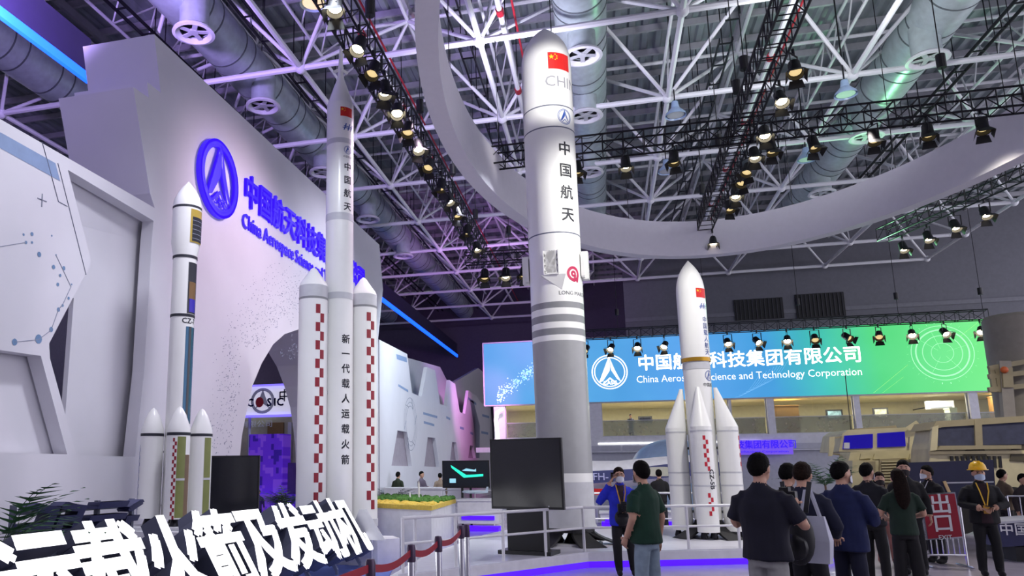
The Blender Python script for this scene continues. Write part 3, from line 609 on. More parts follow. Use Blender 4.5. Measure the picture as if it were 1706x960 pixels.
L(rp.outputs[0], mx.inputs[6]); L(nz.outputs['Fac'], mx.inputs[7]); L(mx.outputs[2], b.inputs['Emission Color']); b.inputs['Emission Strength'].default_value = 1.0; b.inputs['Base Color'].default_value = (.02, .02, .02, 1)
sc_ = MB().box((0, .06, H/2), (W, .12, H)).build('screen_panel', m, t, 0)
fr = MB().box((0, .02, -.03), (W+.1, .2, .06)).box((0, .02, H+.03), (W+.1, .2, .06)).box((-W/2-.03, .02, H/2), (.06, .2, H)).box((W/2+.03, .02, H/2), (.06, .2, H)).build('frame', 'light_grey', t, 0)
MB().box((0, .3, H/2), (W*.98, .3, H*.9)).build('support', 'black', t, 0)
lw = mat('led_letter', 'ffffff', .5, emit=1.15)
def on_screen(m2, s, px, py, name, mm, lift=.012):
    c = atY(px, py, 39.0); MB().add([(c.x-(x0+x1)/2+x*s, -lift, c.z-z0+y*s) for x, y, z in m2[0]], m2[1]).build(name, mm, t, 0)
S1 = '中国航天科技集团有限公司'
xa, xb = atY(1076, 603, 39).x, atY(1420, 592, 39).x
for k, ch in enumerate(S1):
    s = .83; vs, fs = glyph(ch, 0, .016); cx = xa+(xb-xa)*k/11; cz = atY(1081, 604, 39).z
    MB().add([(cx-(x0+x1)/2+x*s, -.012, cz-z0+(y-.38)*s) for x, y, z in vs], fs).build('character', 'led_letter', t, 0)
vs, fs = glyph('China Aerospace Science and Technology Corporation', 0, .0); xw = max(v[0] for v in vs)-min(v[0] for v in vs)
xa, xb = atY(1061, 636, 39).x, atY(1436, 622, 39).x; s = (xb-xa)/xw; zc = atY(1061, 638, 39).z
for wv, wf_ in words((vs, fs)): MB().add([((xa+xb)/2-(x0+x1)/2+x*s, -.012, zc-z0+y*s*1.1) for x, y, z in wv], wf_).build('word', 'led_letter', t, 0)
on_screen(emblem(True), .87, 1015.5, 620, 'emblem', 'led_letter')
pale = mat('led_pale', 'b8f6c8', .5, emit=.85, ecol='a4f2b4'); paleb = mat('led_paleblue', 'a8d8f6', .5, emit=.85, ecol='a0d4f6')
for rr, ww in ((1.25, .03), (1.08, .06), (.8, .03), (.45, .02)): on_screen(annulus(rr-ww, rr, 48), 1, 1570, 588, 'ring_graphic', 'led_pale', .006)
mb = MB(); c = atY(1570, 588, 39); ox, oz = c.x-(x0+x1)/2, c.z-z0
for k in range(26):
    a = k*2*math.pi/26; MB().bar((ox+1.35*math.cos(a), -.006, oz+1.35*math.sin(a)), (ox+1.42*math.cos(a), -.006, oz+1.42*math.sin(a)), .03, .004).build('dial_tick', 'led_pale', t, 0)
for a in (.3, 1.9, 2.5, 4.2, 5.4): MB().bar((ox+.2*math.cos(a), -.006, oz+.2*math.sin(a)), (ox+1.0*math.cos(a), -.006, oz+1.0*math.sin(a)), .03, .004).build('dial_hand', 'led_pale', t, 0)
yel = mat('led_streak', 'bff29a', .5, emit=.8, ecol='b4ee90')
for (ax, ay), (bx, by), ww in (((1455, 655), (1512, 608), .10), ((1600, 560), (1628, 538), .06), ((1470, 655), (1505, 628), .05)):
    a = atY(ax, ay, 39); b_ = atY(bx, by, 39); MB().bar((a.x-(x0+x1)/2, -.006, a.z-z0), (b_.x-(x0+x1)/2, -.006, b_.z-z0), ww, .004).build('light_streak', 'led_streak', t, 0)
mb = MB(); rnd = random.Random(5)
for k in range(420):     # sparkling swirl at the left of the picture
    u = rnd.random(); a = atY(828+118*u, 664-70*math.sin(u*1.5)+rnd.gauss(0, 7)*(1-.4*u), 39); s = rnd.uniform(.02, .055)
    if a.z < z0+.1: continue
    ox, oz = a.x-(x0+x1)/2, a.z-z0; mb.add([(ox-s, -.005, oz), (ox, -.005, oz-s), (ox+s, -.005, oz), (ox, -.005, oz+s)], [(0, 1, 2, 3)])
mb.build('sparkle_graphic', 'led_paleblue', t, 0)['kind'] = 'stuff'
mb = MB()
for k in range(9):
    pts = [atY(1225+6*k+i*4, 662-3*k-(i*i)*.38, 39) for i in range(11)]
    for a, b_ in zip(pts, pts[1:]): mb.bar((a.x-(x0+x1)/2, -.005, max(.02, a.z-z0)), (b_.x-(x0+x1)/2, -.005, max(.02, b_.z-z0)), .02, .004)
mb.build('wave_graphic', 'led_paleblue', t, 0)['kind'] = 'stuff'
# ================================================================== blue wall lettering
t = thing('wall_lettering', 'glowing blue company name on the tall white wall', 'lettering', (WX, 0, 0))
def on_wall(vs, fs, yc, zc, s, name, sy=None): return MB().add([(.03+z*s, yc+x*(sy or s), zc+y*s) for x, y, z in vs], fs).build(name, ['led_blue'], t, 0)
a = atX(416, 325, WX); b = atX(600, 461, WX)
h0 = atX(406, 297, WX).z-atX(406, 353, WX).z
sz = 1.02*(atX(413, 298, WX).z-atX(413, 356, WX).z); zc = (a.z+b.z)/2
for k, ch in enumerate(S1):
    vs, fs = glyph(ch, .05, .014); on_wall([(x, y-.38, z) for x, y, z in vs], fs, a.y+(b.y-a.y)*k/11, zc, sz*1.0, 'character', (b.y-a.y)/11*.98)
vs, fs = glyph('China Aerospace Science and Technology Corporation', .03, .012); xw = max(v[0] for v in vs)-min(v[0] for v in vs)
ya_, yb_ = atX(402, 370, WX).y, atX(612, 500, WX).y; zb = atX(403, 378, WX).z
for wv, wf_ in words((vs, fs)): on_wall(wv, wf_, (ya_+yb_)/2, zb, .46, 'word', (yb_-ya_)/xw)
t2 = thing('wall_emblem', 'round glowing blue arrow emblem on the tall white wall', 'emblem', (WX, 0, 0))
ca = atX(360, 299, WX); rz = (atX(360, 234, WX).z-atX(360, 363, WX).z)/2
em = merge(annulus(.85, 1, 48), emblem(True)); em = ([(x*1, y*1, z) for x, y, z in em[0]], em[1])
ry = (atX(392, 299, WX).y-atX(327, 299, WX).y)/2
MB().add([(.04, ca.y+x*ry, ca.z+y*rz) for x, y, z in em[0]], em[1]).add([(.10, ca.y+x*ry, ca.z+y*rz) for x, y, z in em[0]], em[1]).build('emblem_face', 'led_blue', t2, 0)
mb = MB()
for k in range(48):
    a0, a1 = 2*math.pi*k/48, 2*math.pi*(k+1)/48
    mb.add([(d, ca.y+ry*math.cos(a), ca.z+rz*math.sin(a)) for d in (0, .1) for a in (a0, a1)], [(0, 1, 3, 2)])
mb.build('emblem_rim', 'led_blue', t2, 0)
# ================================================================== rocket models
def ogive(r, z0, z1, n=10, tip=.0, e=2.0):
    return [(max(tip, r*(1-(k/n)**e)), z0+(z1-z0)*(k/n)) for k in range(n)]+[(.002, z1)]
def text_col(t, s, rad, ang, ztop, size, gap, mi='ink', bold=.02):
    for k, ch in enumerate(s):
        vs, fs = glyph(ch, 0, bold); mb = MB(); wrap(mb, ([(x*size, (y-.38)*size, 0) for x, y, z in vs], fs), rad, ang, ztop-k*gap); mb.build('character', mi, t, 0)
def flag(t, rad, ang, z, w, h):
    r_, y_ = flagmesh(w, h); mb = MB(); wrap(mb, r_, rad, ang, z, mi=0); wrap(mb, y_, rad, ang, z, lift=.006, mi=1); mb.build('flag', ['flag_red', 'yellow'], t, 0)
def mark(t, rad, ang, z, w):   # slanted double-stroke space programme mark
    ms = []
    for k, (a, b) in enumerate(((-.5, 0), (-.1, .15), (.28, .3))):
        ms.append(([(w*(a-.02), -w*.34, 0), (w*(a+.10), -w*.34, 0), (w*(a+.32), w*.36, 0), (w*(a+.20), w*.36, 0)], [(0, 1, 2, 3)]))
    ms += [rect(-w*.5, w*.02, w*.62, w*.10), rect(-w*.62, -w*.14, w*.3, -w*.06)]
    mb = MB(); wrap(mb, merge(*ms), rad, ang, z); mb.build('programme_mark', 'ink_blue', t, 0)
def checks(t, rad, ang, c, z0, z1, w, h, m='check_red', name='checker_band'):
    mb = MB(); k = 0; z = z1
    while z > z0:
        wrap(mb, rect(-w if k % 2 == 0 else 0, -h, 0 if k % 2 == 0 else w, 0), rad, ang, z, c); z -= h; k += 1
    mb.build(name, m, t, 0)
# ---------------------------------------------------------------- the tallest rocket (centre)
t = thing('rocket_model', 'tallest white and grey rocket model in the centre with a nine logo', 'rocket', (-.75, 14.9, .25))
r = .51; o = -.25
def seg(name, prof, m, n=48): return MB().lathe([(a, z+o) for a, z in prof], n).build(name, m, t, 35)
seg('nose_fairing', [(r, 8.78)]+[(a, z) for a, z in ogive(r, 9.70, 10.76, 16, e=3.0)], 'rocket_white')
seg('interstage', [(r, 8.32), (r, 8.76)], 'rocket_white'); seg('second_stage', [(r, 6.13), (r, 8.30)], 'rocket_white')
for z in (8.77, 8.31, 6.12): seg('joint_ring', [(r+.002, z-.012), (r+.002, z+.012)], 'line_dark')
seg('first_stage_top', [(r, 4.75), (r, 6.11)], 'rocket_white')
for za, zb, m_ in ((4.63, 4.75, 'rocket_band'), (4.50, 4.63, 'rocket_white'), (4.36, 4.50, 'rocket_band'), (4.24, 4.36, 'rocket_white'), (4.11, 4.24, 'rocket_band'), (4.0, 4.11, 'rocket_white')): seg('paint_stripe', [(r, za), (r, zb)], m_)
seg('first_stage', [(r, 1.53), (r, 4.0)], 'rocket_grey'); seg('white_band', [(r, 1.37), (r, 1.53)], 'rocket_white'); seg('skirt', [(r+.03, .55), (r, .62), (r, 1.37)], 'light_grey')
seg('base_ring', [(r-.02, .47), (r-.02, .55)], 'black')
MB().cyl((0, 0, .0), (0, 0, .03), .62, n=40).build('base_plate', 'white_paint', t)
for k in range(5):
    a = 2*math.pi*k/5+.3; c = (.27*math.sin(a), -.27*math.cos(a))
    MB().lathe([(.06, .25), (.07, .19), (.13, .06), (.15, .03)], 16, c=c, closed=False).build('engine_bell', mat('bell', '2a2a2e', .3, metal=.8), t)
for k in range(6):
    a = 2*math.pi*(k+.5)/6; d = Vector((math.sin(a), -math.cos(a), 0)); s_ = Vector((d.y, -d.x, 0)); rings = []
    for u in range(6):
        q = u/5; rr = .42+.52*q**1.8; wd_ = .13+.12*q; rings.append([d*(rr+e)+s_*f*wd_+Vector((0, 0, .27-.265*q)) for e, f in ((-.04, -1), (.04, -1), (.04, 1), (-.04, 1))])
    MB().loft(rings).build('support_leg', 'black', t, 20)
A = R(30)
flag(t, r, A+R(6), 9.74+o, .50, .36)
vs, fs = glyph('CHINA', 0, .0); mb = MB(); wrap(mb, xf((vs, fs), .33), r, A+R(26), 9.18+o); mb.build('lettering', mat('ink_grey', '9a9aa2', .5), t, 0)
mb = MB(); wrap(mb, xf(emblem(False), .165), r, A+R(12), 8.54+o); mb.build('emblem', 'ink_blue', t, 0)
text_col(t, '中国航天', r, A+R(8), 7.86+o, .30, .455, bold=.03)
mb = MB(); wrap(mb, merge(xf(annulus(.62, 1, 30), .15, 0, .06), xf(annulus(.12, .42, 24), .15, 0, .06)), r, A+R(14), 5.24+o); wrap(mb, merge(([(.06, -.10, 0), (.11, -.10, 0), (.15, .06, 0), (.09, .06, 0)], [(0, 1, 2, 3)]), ([(-.02, -.10, 0), (.03, -.10, 0), (.07, .04, 0), (.02, .04, 0)], [(0, 1, 2, 3)])), r, A+R(14), 5.24+o, lift=.004); mb.build('nine_logo', 'magenta_ink', t, 0)
vs, fs = glyph('LONG MARCH', 0, .01); mb = MB(); wrap(mb, xf((vs, fs), .105), r, A+R(16), 4.88+o); mb.build('logo_lettering', mat('ink_soft', '77787e', .5), t, 0)
# grid fin: a folded lattice panel on the front and two edge-on at the sides
for a, nm in ((R(-5), 0), (R(-95), 1), (R(85), 1)):
    Rm = Matrix.Rotation(a, 4, 'Z') @ Matrix.Translation((0, -r, 5.52+o)); e = obj('grid_fin', MB().prism([(-.13, -.24), (.13, -.24), (.13, .16), (.07, .24), (-.07, .24), (-.13, .16)], lambda u, v, d: (u, d, v), .0, -.02).mesh('grid_fin', 'light_grey', 0), t, Rm)
    lt = MB()
    for k in range(-5, 6):
        for s in (-1, 1):
            u0 = k*.05; p_ = []
            for i in range(9):
                v = -.22+i*.055; u = u0+s*(v+.22)*.5
                if abs(u) < .125: p_.append((u, -.045, v))
            if len(p_) > 1: lt.bar(p_[0], p_[-1], .012, .05)
    lt.build('lattice', 'rocket_white', e, 0)
    MB().box((-.14, -.035, 0), (.02, .07, .46)).box((.14, -.035, 0), (.02, .07, .46)).box((0, -.035, -.24), (.28, .07, .02)).build('fin_frame', 'rocket_white', e, 0)
    if nm: MB().box((0, -.07, 0), (.16, .13, .56)).build('fin_housing', 'rocket_white', e, 0)
mb = MB(); mb.add([(-.25, -r*.94, 5.27+o), (.22, -r*.94, 5.27+o), (.13, -r*.98, 4.98+o), (-.2, -r*.90, 5.2+o), (-.25, -r*.98-.05, 5.27+o), (.22, -r*.98-.07, 5.27+o)], [(0, 1, 5, 4), (4, 5, 2, 3), (0, 4, 3), (1, 2, 5), (0, 3, 2, 1)]); mb.build('fin_fairing', 'rocket_white', t, 0)
# ---------------------------------------------------------------- three-core crewed rocket (left of centre)
CX10 = (-4.66, 13.12)
t = thing('rocket_model', 'slender white three-core crewed rocket model with red checks', 'rocket', (CX10[0], CX10[1], 0))
r = .262
def seg(name, prof, m, n=40, c=(0, 0)): return MB().lathe(prof, n, c).build(name, m, t, 35)
zt = 9.98
seg('escape_tower', [(.055, 9.40), (.06, 9.5), (.05, 9.52), (.042, 9.62), (.038, 9.78), (.022, 9.95), (.004, zt+.06)], 'rocket_white', 16)
for k in range(4):
    a = k*math.pi/2+.5; MB().bar((.04*math.sin(a), -.04*math.cos(a), 9.44), (.14*math.sin(a), -.14*math.cos(a), 9.38), .03, .06).build('tower_nozzle', 'rocket_white', t, 0)
seg('tower_cone', [(r, 8.66), (.2, 8.86), (.13, 9.08), (.07, 9.24), (.05, 9.40)], 'rocket_white')
seg('crew_module', [(r, 7.90), (r, 8.66)], 'rocket_white'); seg('joint_ring', [(r+.004, 7.80), (r+.004, 7.90)], 'light_grey')
seg('second_stage', [(r, 6.40), (r, 7.80)], 'rocket_white'); seg('joint_ring', [(r+.004, 6.26), (r+.004, 6.40)], 'light_grey')
seg('interstage', [(r, 4.86), (r, 6.26)], 'rocket_white'); seg('joint_ring', [(r+.004, 4.74), (r+.004, 4.86)], 'light_grey'); seg('core_stage', [(r, .62), (r, 4.74)], 'rocket_white')
A = R(48)
flag(t, r, A, 8.44, .26, .19); mark(t, r, A+R(8), 8.13, .2)
mb = MB(); wrap(mb, xf(emblem(False), .085), r, A+R(6), 7.66); mb.build('emblem', 'ink_blue', t, 0)
text_col(t, '中国航天', r, A+R(6), 7.32, .17, .265, bold=.03)
vs, fs = glyph('中国航天', 0, .0); mb = MB(); wrap(mb, xf((vs, fs), .05), r, A+R(6), 7.50); mb.build('small_lettering', 'ink', t, 0)
text_col(t, '新一代载人运载火箭', r, A+R(2), 3.98, .175, .272, bold=.03)
ca, sa = math.cos(R(56)), math.sin(R(56)); off = .58
for s, lab in ((-1, 0), (1, 1)):
    c = (s*off*ca, s*off*sa)
    bo = MB().lathe([(r, .75), (r, 4.70)], 36, c).build('booster', 'rocket_white', t, 35)
    MB().lathe([(r, 4.92), (r*.93, 4.98), (.09, 5.20), (.06, 5.25), (.002, 5.29)], 36, c).build('booster_nose', 'rocket_white', bo, 35)
    MB().lathe([(r, 4.70), (r, 4.92)], 36, c).build('booster_collar', 'light_grey', bo, 35)
    MB().lathe([(r+.003, 4.66), (r+.003, 4.70)], 36, c).build('joint_ring', 'rocket_band', bo, 35)
    MB().lathe([(r+.012, .62), (r+.012, .75)], 36, c).build('tail_skirt', 'light_grey', bo, 35)
    checks(bo, r, R(50), c, .95, 4.55, .085, .165)
    for k in range(3):
        a = k*2.1; MB().lathe([(.05, .62), (.09, .48), (.10, .45)], 12, (c[0]+.12*math.sin(a), c[1]-.12*math.cos(a)), closed=False).build('engine_bell', 'bell', bo)
for k in range(3): MB().lathe([(.05, .62), (.09, .48), (.10, .45)], 12, (.12*math.sin(k*2.1), -.12*math.cos(k*2.1)), closed=False).build('engine_bell', 'bell', t)
for z in (1.2, 3.0, 4.5): MB().bar((-off*ca, -off*sa, z), (off*ca, off*sa, z), .05, .05).build('strut', 'light_grey', t, 0)
# angular white plinth below it
mb = MB(); mb.prism([(-.7, -.2), (.8, -.2), (1.1, .15), (.85, .6), (-.85, .6), (-1.0, .1)], lambda u, v, d: (u, v, d), 0, .44); mb.build('plinth', 'white_paint', t, 0)
for sx in (-1, 1): MB().prism([(.3*sx, .44), (.95*sx, .44), (.62*sx, .95), (.5*sx, .95)], lambda u, v, d: (u, d, v), -.3, -.24).build('fin', 'light_grey', t, 0)
# ---------------------------------------------------------------- cut-away rocket at the left
p7 = Vector((-5.98, 9.88, 0))
t = thing('rocket_model', 'small white cut-away rocket model with dark panels in front of the left wall', 'rocket', p7)
r = .165; rf = .215
seg('nose_fairing', [(rf, 5.58)]+[(a, z) for a, z in ogive(rf, 5.60, 6.02, 8, e=1.9)], 'rocket_white'); seg('joint_ring', [(rf+.003, 5.55), (rf+.003, 5.585)], 'ink')
seg('fairing', [(r+.015, 4.80), (r+.02, 4.86), (rf, 5.02), (rf, 5.56)], 'rocket_white'); seg('joint_ring', [(r+.018, 4.77), (r+.018, 4.81)], 'ink')
seg('upper_stage', [(r+.01, 3.90), (r+.01, 4.78)], 'rocket_white'); seg('joint_ring', [(r+.014, 3.87), (r+.014, 3.91)], 'ink'); seg('core_stage', [(r+.008, 1.0), (r+.008, 3.88)], 'rocket_white')
A = R(58)
def pane(rad, a0, a1, z0, z1, m, name, lift=.004):
    mb = MB(); wrap(mb, rect(-(a1-a0)/2*rad, 0, (a1-a0)/2*rad, z1-z0), rad, (a0+a1)/2, z0, lift=lift); return mb.build(name, m, t, 0)
mat('panel_gold', 'b0953a', .4); mat('panel_dark', '2c2e38', .25); mat('panel_blue', '2c5a78', .2, metal=.3); mat('panel_amber', '7a5a34', .3); mat('panel_violet', '3220b0', .3)
pane(rf, A-R(12), A+R(55), 5.00, 5.52, 'panel_gold', 'window_frame'); pane(rf, A-R(4), A+R(55), 5.02, 5.40, 'panel_dark', 'window', .008)
for k in range(5): pane(rf, A-R(4), A+R(55), 5.06+k*.07, 5.066+k*.07, 'decal_grey', 'window_bar', .010)
pane(r+.01, A-R(8), A+R(55), 3.92, 4.70, 'panel_dark', 'window'); pane(r+.01, A-R(2), A+R(40), 4.14, 4.40, 'panel_amber', 'window_view', .008); pane(r+.01, A+R(2), A+R(40), 3.94, 4.14, 'panel_violet', 'window_view', .008)
pane(r+.008, A-R(8), A+R(60), 2.3, 3.72, 'panel_blue', 'window'); pane(r+.008, A+R(8), A+R(22), 2.3, 3.72, 'panel_dark', 'window_bar', .007)
vs, fs = glyph('CZ-7', 0, .02); mb = MB(); wrap(mb, xf((vs, fs), .11), r+.008, A+R(10), 3.77); mb.build('lettering', 'ink', t, 0)
for k, (ang, c0) in enumerate(((-88, 0), (4, 1), (92, 2), (180, 3))):
    a = R(ang)-math.atan2(5.85, 9.65)*.0; c = (.34*math.sin(a+R(31)), -.34*math.cos(a+R(31))); rb_ = .16
    bo = MB().lathe([(rb_, .98), (rb_, 2.12)], 28, c).build('booster', 'rocket_white', t, 35)
    MB().lathe([(rb_, 2.16)]+[(q, z) for q, z in ((rb_*.98, 2.22), (rb_*.55, 2.42), (rb_*.25, 2.50), (.002, 2.53))], 28, c).build('booster_nose', 'rocket_white', bo, 35)
    MB().lathe([(rb_+.003, 2.12), (rb_+.003, 2.16)], 28, c).build('joint_ring', 'ink', bo, 35)
    if c0 in (1, 2):
        mb = MB(); wrap(mb, rect(-.06, 0, .06, 1.1), rb_, R(48 if c0 == 1 else 70), 1.0, c); mb.build('cutaway_strip', 'olive', bo, 0)
        mb = MB(); wrap(mb, rect(-.06, 0, .06, .03), rb_, R(48 if c0 == 1 else 70), 1.5, c, .006); mb.build('strip_bar', 'light_grey', bo, 0)
    if c0 == 1:
        checks(bo, rb_, R(14), c, 1.02, 2.08, .028, .05); mb = MB(); wrap(mb, rect(-.05, 0, .05, .85), rb_, R(85), 1.0, c); mb.build('cutaway_strip', 'brown', bo, 0)
    if c0 == 0: checks(bo, rb_, R(-45), c, 1.02, 2.0, .02, .05, 'ink_blue')
    MB().bar((0, 0, 1.9), (c[0], c[1], 1.9), .03, .03).build('strut', 'light_grey', bo, 0); MB().bar((0, 0, 1.15), (c[0], c[1], 1.15), .03, .03).build('strut', 'light_grey', bo, 0)
    MB().lathe([(.05, .98), (.09, .86)], 12, c, closed=False).build('engine_bell', 'bell', bo)
MB().prism([(-.75, -.75), (.75, -.75), (.75, .75), (-.75, .75)], lambda u, v, d: (u, v, d), 0, .84).build('plinth', 'white_paint', t, 0)
MB().prism([(-.6, -.6), (.6, -.6), (.6, .6), (-.6, .6)], lambda u, v, d: (u, v, d), .84, .88).build('plinth_top', 'light_grey', t, 0)
# ---------------------------------------------------------------- stout rocket with four boosters (right)
t = thing('rocket_model', 'stout white rocket model with four slanted boosters right of centre', 'rocket', (1.92, 16.6, .25))
r = .285; o = 0
seg('nose_fairing', [(r, 4.0)]+[(a, z) for a, z in ogive(r, 4.92, 5.68, 12, e=2.5)], 'rocket_white')
seg('fairing', [(r-.002, 3.58), (r, 4.0)], 'rocket_white'); seg('gold_ring', [(r+.004, 3.50), (r+.004, 3.58)], 'gold'); seg('core_stage', [(r-.02, .35), (r-.02, 3.50)], 'rocket_white'); seg('joint_ring', [(r-.014, 3.34), (r-.014, 3.48)], 'light_grey')
A = R(40)
flag(t, r, A+R(4), 4.92, .28, .2); mark(t, r, A+R(6), 4.64, .17); text_col(t, '中国载人航天', r, A+R(8), 4.36, .13, .135, mi='ink_blue', bold=.01)
mb = MB(); wrap(mb, xf(emblem(False), .11), r-.02, A+R(12), 3.20); mb.build('emblem', 'ink_blue', t, 0); vs, fs = glyph('中国航天', 0, .01); mb = MB(); wrap(mb, xf((vs, fs), .085), r-.02, A+R(12), 2.98); mb.build('lettering', 'ink', t, 0)
for ang in (-98, -8, 74, 172):
    a = R(ang); d = Vector((math.sin(a), -math.cos(a))); c = d*.49; rb_ = .205
    bo = MB().lathe([(rb_, .14), (rb_, 2.16)], 32, c).build('booster', 'rocket_white', t, 35)
    rings = []
    for k in range(9):
        u = k/8; rr = max(.035, rb_*(1-.84*u)); cc = c-d*(rb_-rr)*.95; z = 2.16+u*.80
        rings.append([(cc[0]+rr*math.sin(2*math.pi*i/28), cc[1]-rr*math.cos(2*math.pi*i/28), z) for i in range(28)])
    MB().loft(rings).build('booster_nose', 'rocket_white', bo, 40)
    for z in (2.06, 1.25, 1.0): MB().lathe([(rb_+.003, z), (rb_+.003, z+.03)], 32, c).build('joint_ring', 'light_grey', bo, 35)
    for z in (.5, 1.75): MB().bar((d.x*.2, d.y*.2, z), (d.x*.36, d.y*.36, z), .07, .05).build('strut', 'bezel', bo, 0)
    for k in (-1, 1): MB().lathe([(.04, .16), (.07, .05), (.075, .02)], 12, (c[0]+k*.09, c[1]), closed=False).build('engine_bell', 'bell', bo)
    if ang in (-8, 74):
        an = R(14) if ang < 0 else R(70)
        checks(bo, rb_, an, c, 1.33, 1.98, .05, .085, mat('check_bright', 'c22034', .5)); checks(bo, rb_, an+R(4), c, .48, .88, .05, .085, 'check_bright')
        if ang < 0: vs, fs = glyph('CZ-5B', 0, .03); mb = MB(); m2 = [(-y*.14, x*.14, 0) for x, y, z in vs]; wrap(mb, ([(-a_, -b_, 0) for a_, b_, _ in m2], fs), rb_, an+R(8), 1.14, c); mb.build('lettering', 'ink', bo, 0)
for k in (-1, 1): MB().lathe([(.05, .36), (.09, .2), (.10, .14)], 12, (k*.12, 0), closed=False).build('engine_bell', 'bell', t)
for k in range(4):
    a = k*math.pi/2+.6; d = Vector((math.sin(a), -math.cos(a), 0)); s_ = Vector((d.y, -d.x, 0)); rings = []
    for u in range(6):
        q = u/5; rr = .2+.5*q**1.8; wd_ = .09+.12*q; rings.append([d*(rr+e)+s_*f*wd_+Vector((0, 0, .36-.355*q)) for e, f in ((-.04, -1), (.04, -1), (.04, 1), (-.04, 1))])
    MB().loft(rings).build('support_leg', 'black', t, 20)
# ================================================================== stage, railings, signs and displays
st_out = [(-2.95, 9.7), (-2.75, 9.95), (-.42, 13.35), (2.2, 14.4), (5.4, 15.6), (6.0, 17.0), (4.0, 19.2), (-2.5, 19.2), (-4.0, 15.0), (-4.0, 9.7)]
t = thing('display_stage', 'low white display stage with violet light under its edge', 'stage', (0, 0, 0))
st_out = [(-2.85, 10.0), (-.36, 13.42), (2.2, 14.42), (3.7, 15.05), (4.4, 16.8), (3.4, 19.4), (-2.0, 19.4), (-2.6, 16.6), (-2.95, 12.6)]
MB().prism(st_out, lambda u, v, d: (u, v, d), .10, .235).build('stage_body', 'white_paint', t, 0)
def inset(p, k): cx = sum(a for a, b in p)/len(p); cy = sum(b for a, b in p)/len(p); return [(cx+(a-cx)*k, cy+(b-cy)*k) for a, b in p]
MB().prism(inset(st_out, .97), lambda u, v, d: (u, v, d), .235, .25).build('stage_deck', mat('deck_white', 'dcdce6', .3, var=.04), t, 0)
MB().prism(inset(st_out, .997), lambda u, v, d: (u, v, d), .0, .10).build('violet_light_strip', 'strip_violet', t, 0)  # LED strip, made taller to stand in for its glow on the floor
cp = [atZ(x, y, 0) for x, y in ((560, 975), (800, 960), (800, 905), (640, 905))]
t = MB().prism([(-5.6, 9.2), (-2.95, 9.9), (-3.5, 12.6), (-3.6, 14.4), (-5.0, 14.4), (-5.6, 14.2)], lambda u, v, d: (u, v, d), 0.001, .012).build('carpet', mat('floor_glow_blue', '5f78c8', .5, var=.12, scale=9), None, 0); tag(t, 'blue carpet between the glowing sign and the stage', 'carpet', kind='structure')  # thin slab on the floor, carries the violet LED spill in its colour
def railing(pts, z0, h, label, pitch=1.05, mid=(.38,), r=.024):
    t = thing('guard_railing', label, 'railing', (0, 0, z0))
    for a, b in zip(pts, pts[1:]):
        rod('top_rail', (a[0], a[1], h), (b[0], b[1], h), r, 'rail_white', t, 10)
        for m in mid: rod('middle_rail', (a[0], a[1], m), (b[0], b[1], m), r*.8, 'rail_white', t, 8)
        L = math.hypot(b[0]-a[0], b[1]-a[1]); n = max(1, round(L/pitch))
        for k in range(n+1):
            if k == n and b != pts[-1]: continue
            u = k/n; p = (a[0]+(b[0]-a[0])*u, a[1]+(b[1]-a[1])*u); rod('post', (p[0], p[1], 0), (p[0], p[1], h), r, 'rail_white', t, 10)
    return t
railing([(-2.62, 10.6), (-2.72, 10.3), (-.42, 13.52), (2.15, 14.52), (3.6, 15.12)], .25, .72, 'white tube railing along the front edge of the display stage')
railing([(-.9, 19.9), (1.2, 20.2), (3.2, 20.2)], 0, 1.0, 'white tube railing behind the stout rocket', 1.2)
railing([(-6.9, 17.4), (-5.6, 17.6)], 0, .95, 'white railing in front of the arch beside the potted palm', 1.2)
railing([(-6.2, 22.5), (-3.2, 22.5), (-2.0, 21.5)], 0, 1.0, 'thin white railing in front of the distant visitors', 1.3, (.5,), .016)
# ---- belt stanchions
tops = [(617, 932), (685, 908), (730, 894), (768, 876), (777, 874)]
pos = [atZ(x, y, 1.0) for x, y in tops]
names = ['chrome belt post nearest the glowing sign, its belt the lowest', 'second chrome belt post from the glowing sign with a violet sheen', 'middle chrome belt post of the red belt line', 'chrome belt post at the far end of the red belt', 'rearmost chrome belt post, without a belt']
for k, p in enumerate(pos):
    t = thing('belt_stanchion', names[k], 'stanchion', (p.x, p.y, 0), group='belt stanchions in front of the stage')
    MB().lathe([(.16, 0), (.16, .02), (.05, .035), (.03, .05)], 24).build('base', 'chrome', t); rod('post', (0, 0, .03), (0, 0, .88), .03, 'chrome', t, 16)
    MB().lathe([(.035, .86), (.037, .87), (.037, .97), (.03, 1.0), (.004, 1.005)], 18).build('belt_head', mat('head_dark', '4a3a50', .35, metal=.5), t)
    if k < 3:
        q = pos[k+1]; d = Vector((q.x-p.x, q.y-p.y, 0)); mb = MB(); n = 8
        for i in range(n):
            a = d*(i/n)+Vector((0, 0, .94-.05*math.sin(math.pi*i/n))); b = d*((i+1)/n)+Vector((0, 0, .94-.05*math.sin(math.pi*(i+1)/n))); mb.bar(a, b, .006, .055)
        mb.build('belt', 'belt_red', t, 0)
    if k == 0:
        q = atZ(560, 962, .94); d = Vector((q.x-p.x, q.y-p.y, 0))*1.6; mb = MB(); mb.bar((0, 0, .94), d+Vector((0, 0, .90)), .006, .055); mb.build('belt', 'belt_red', t, 0)
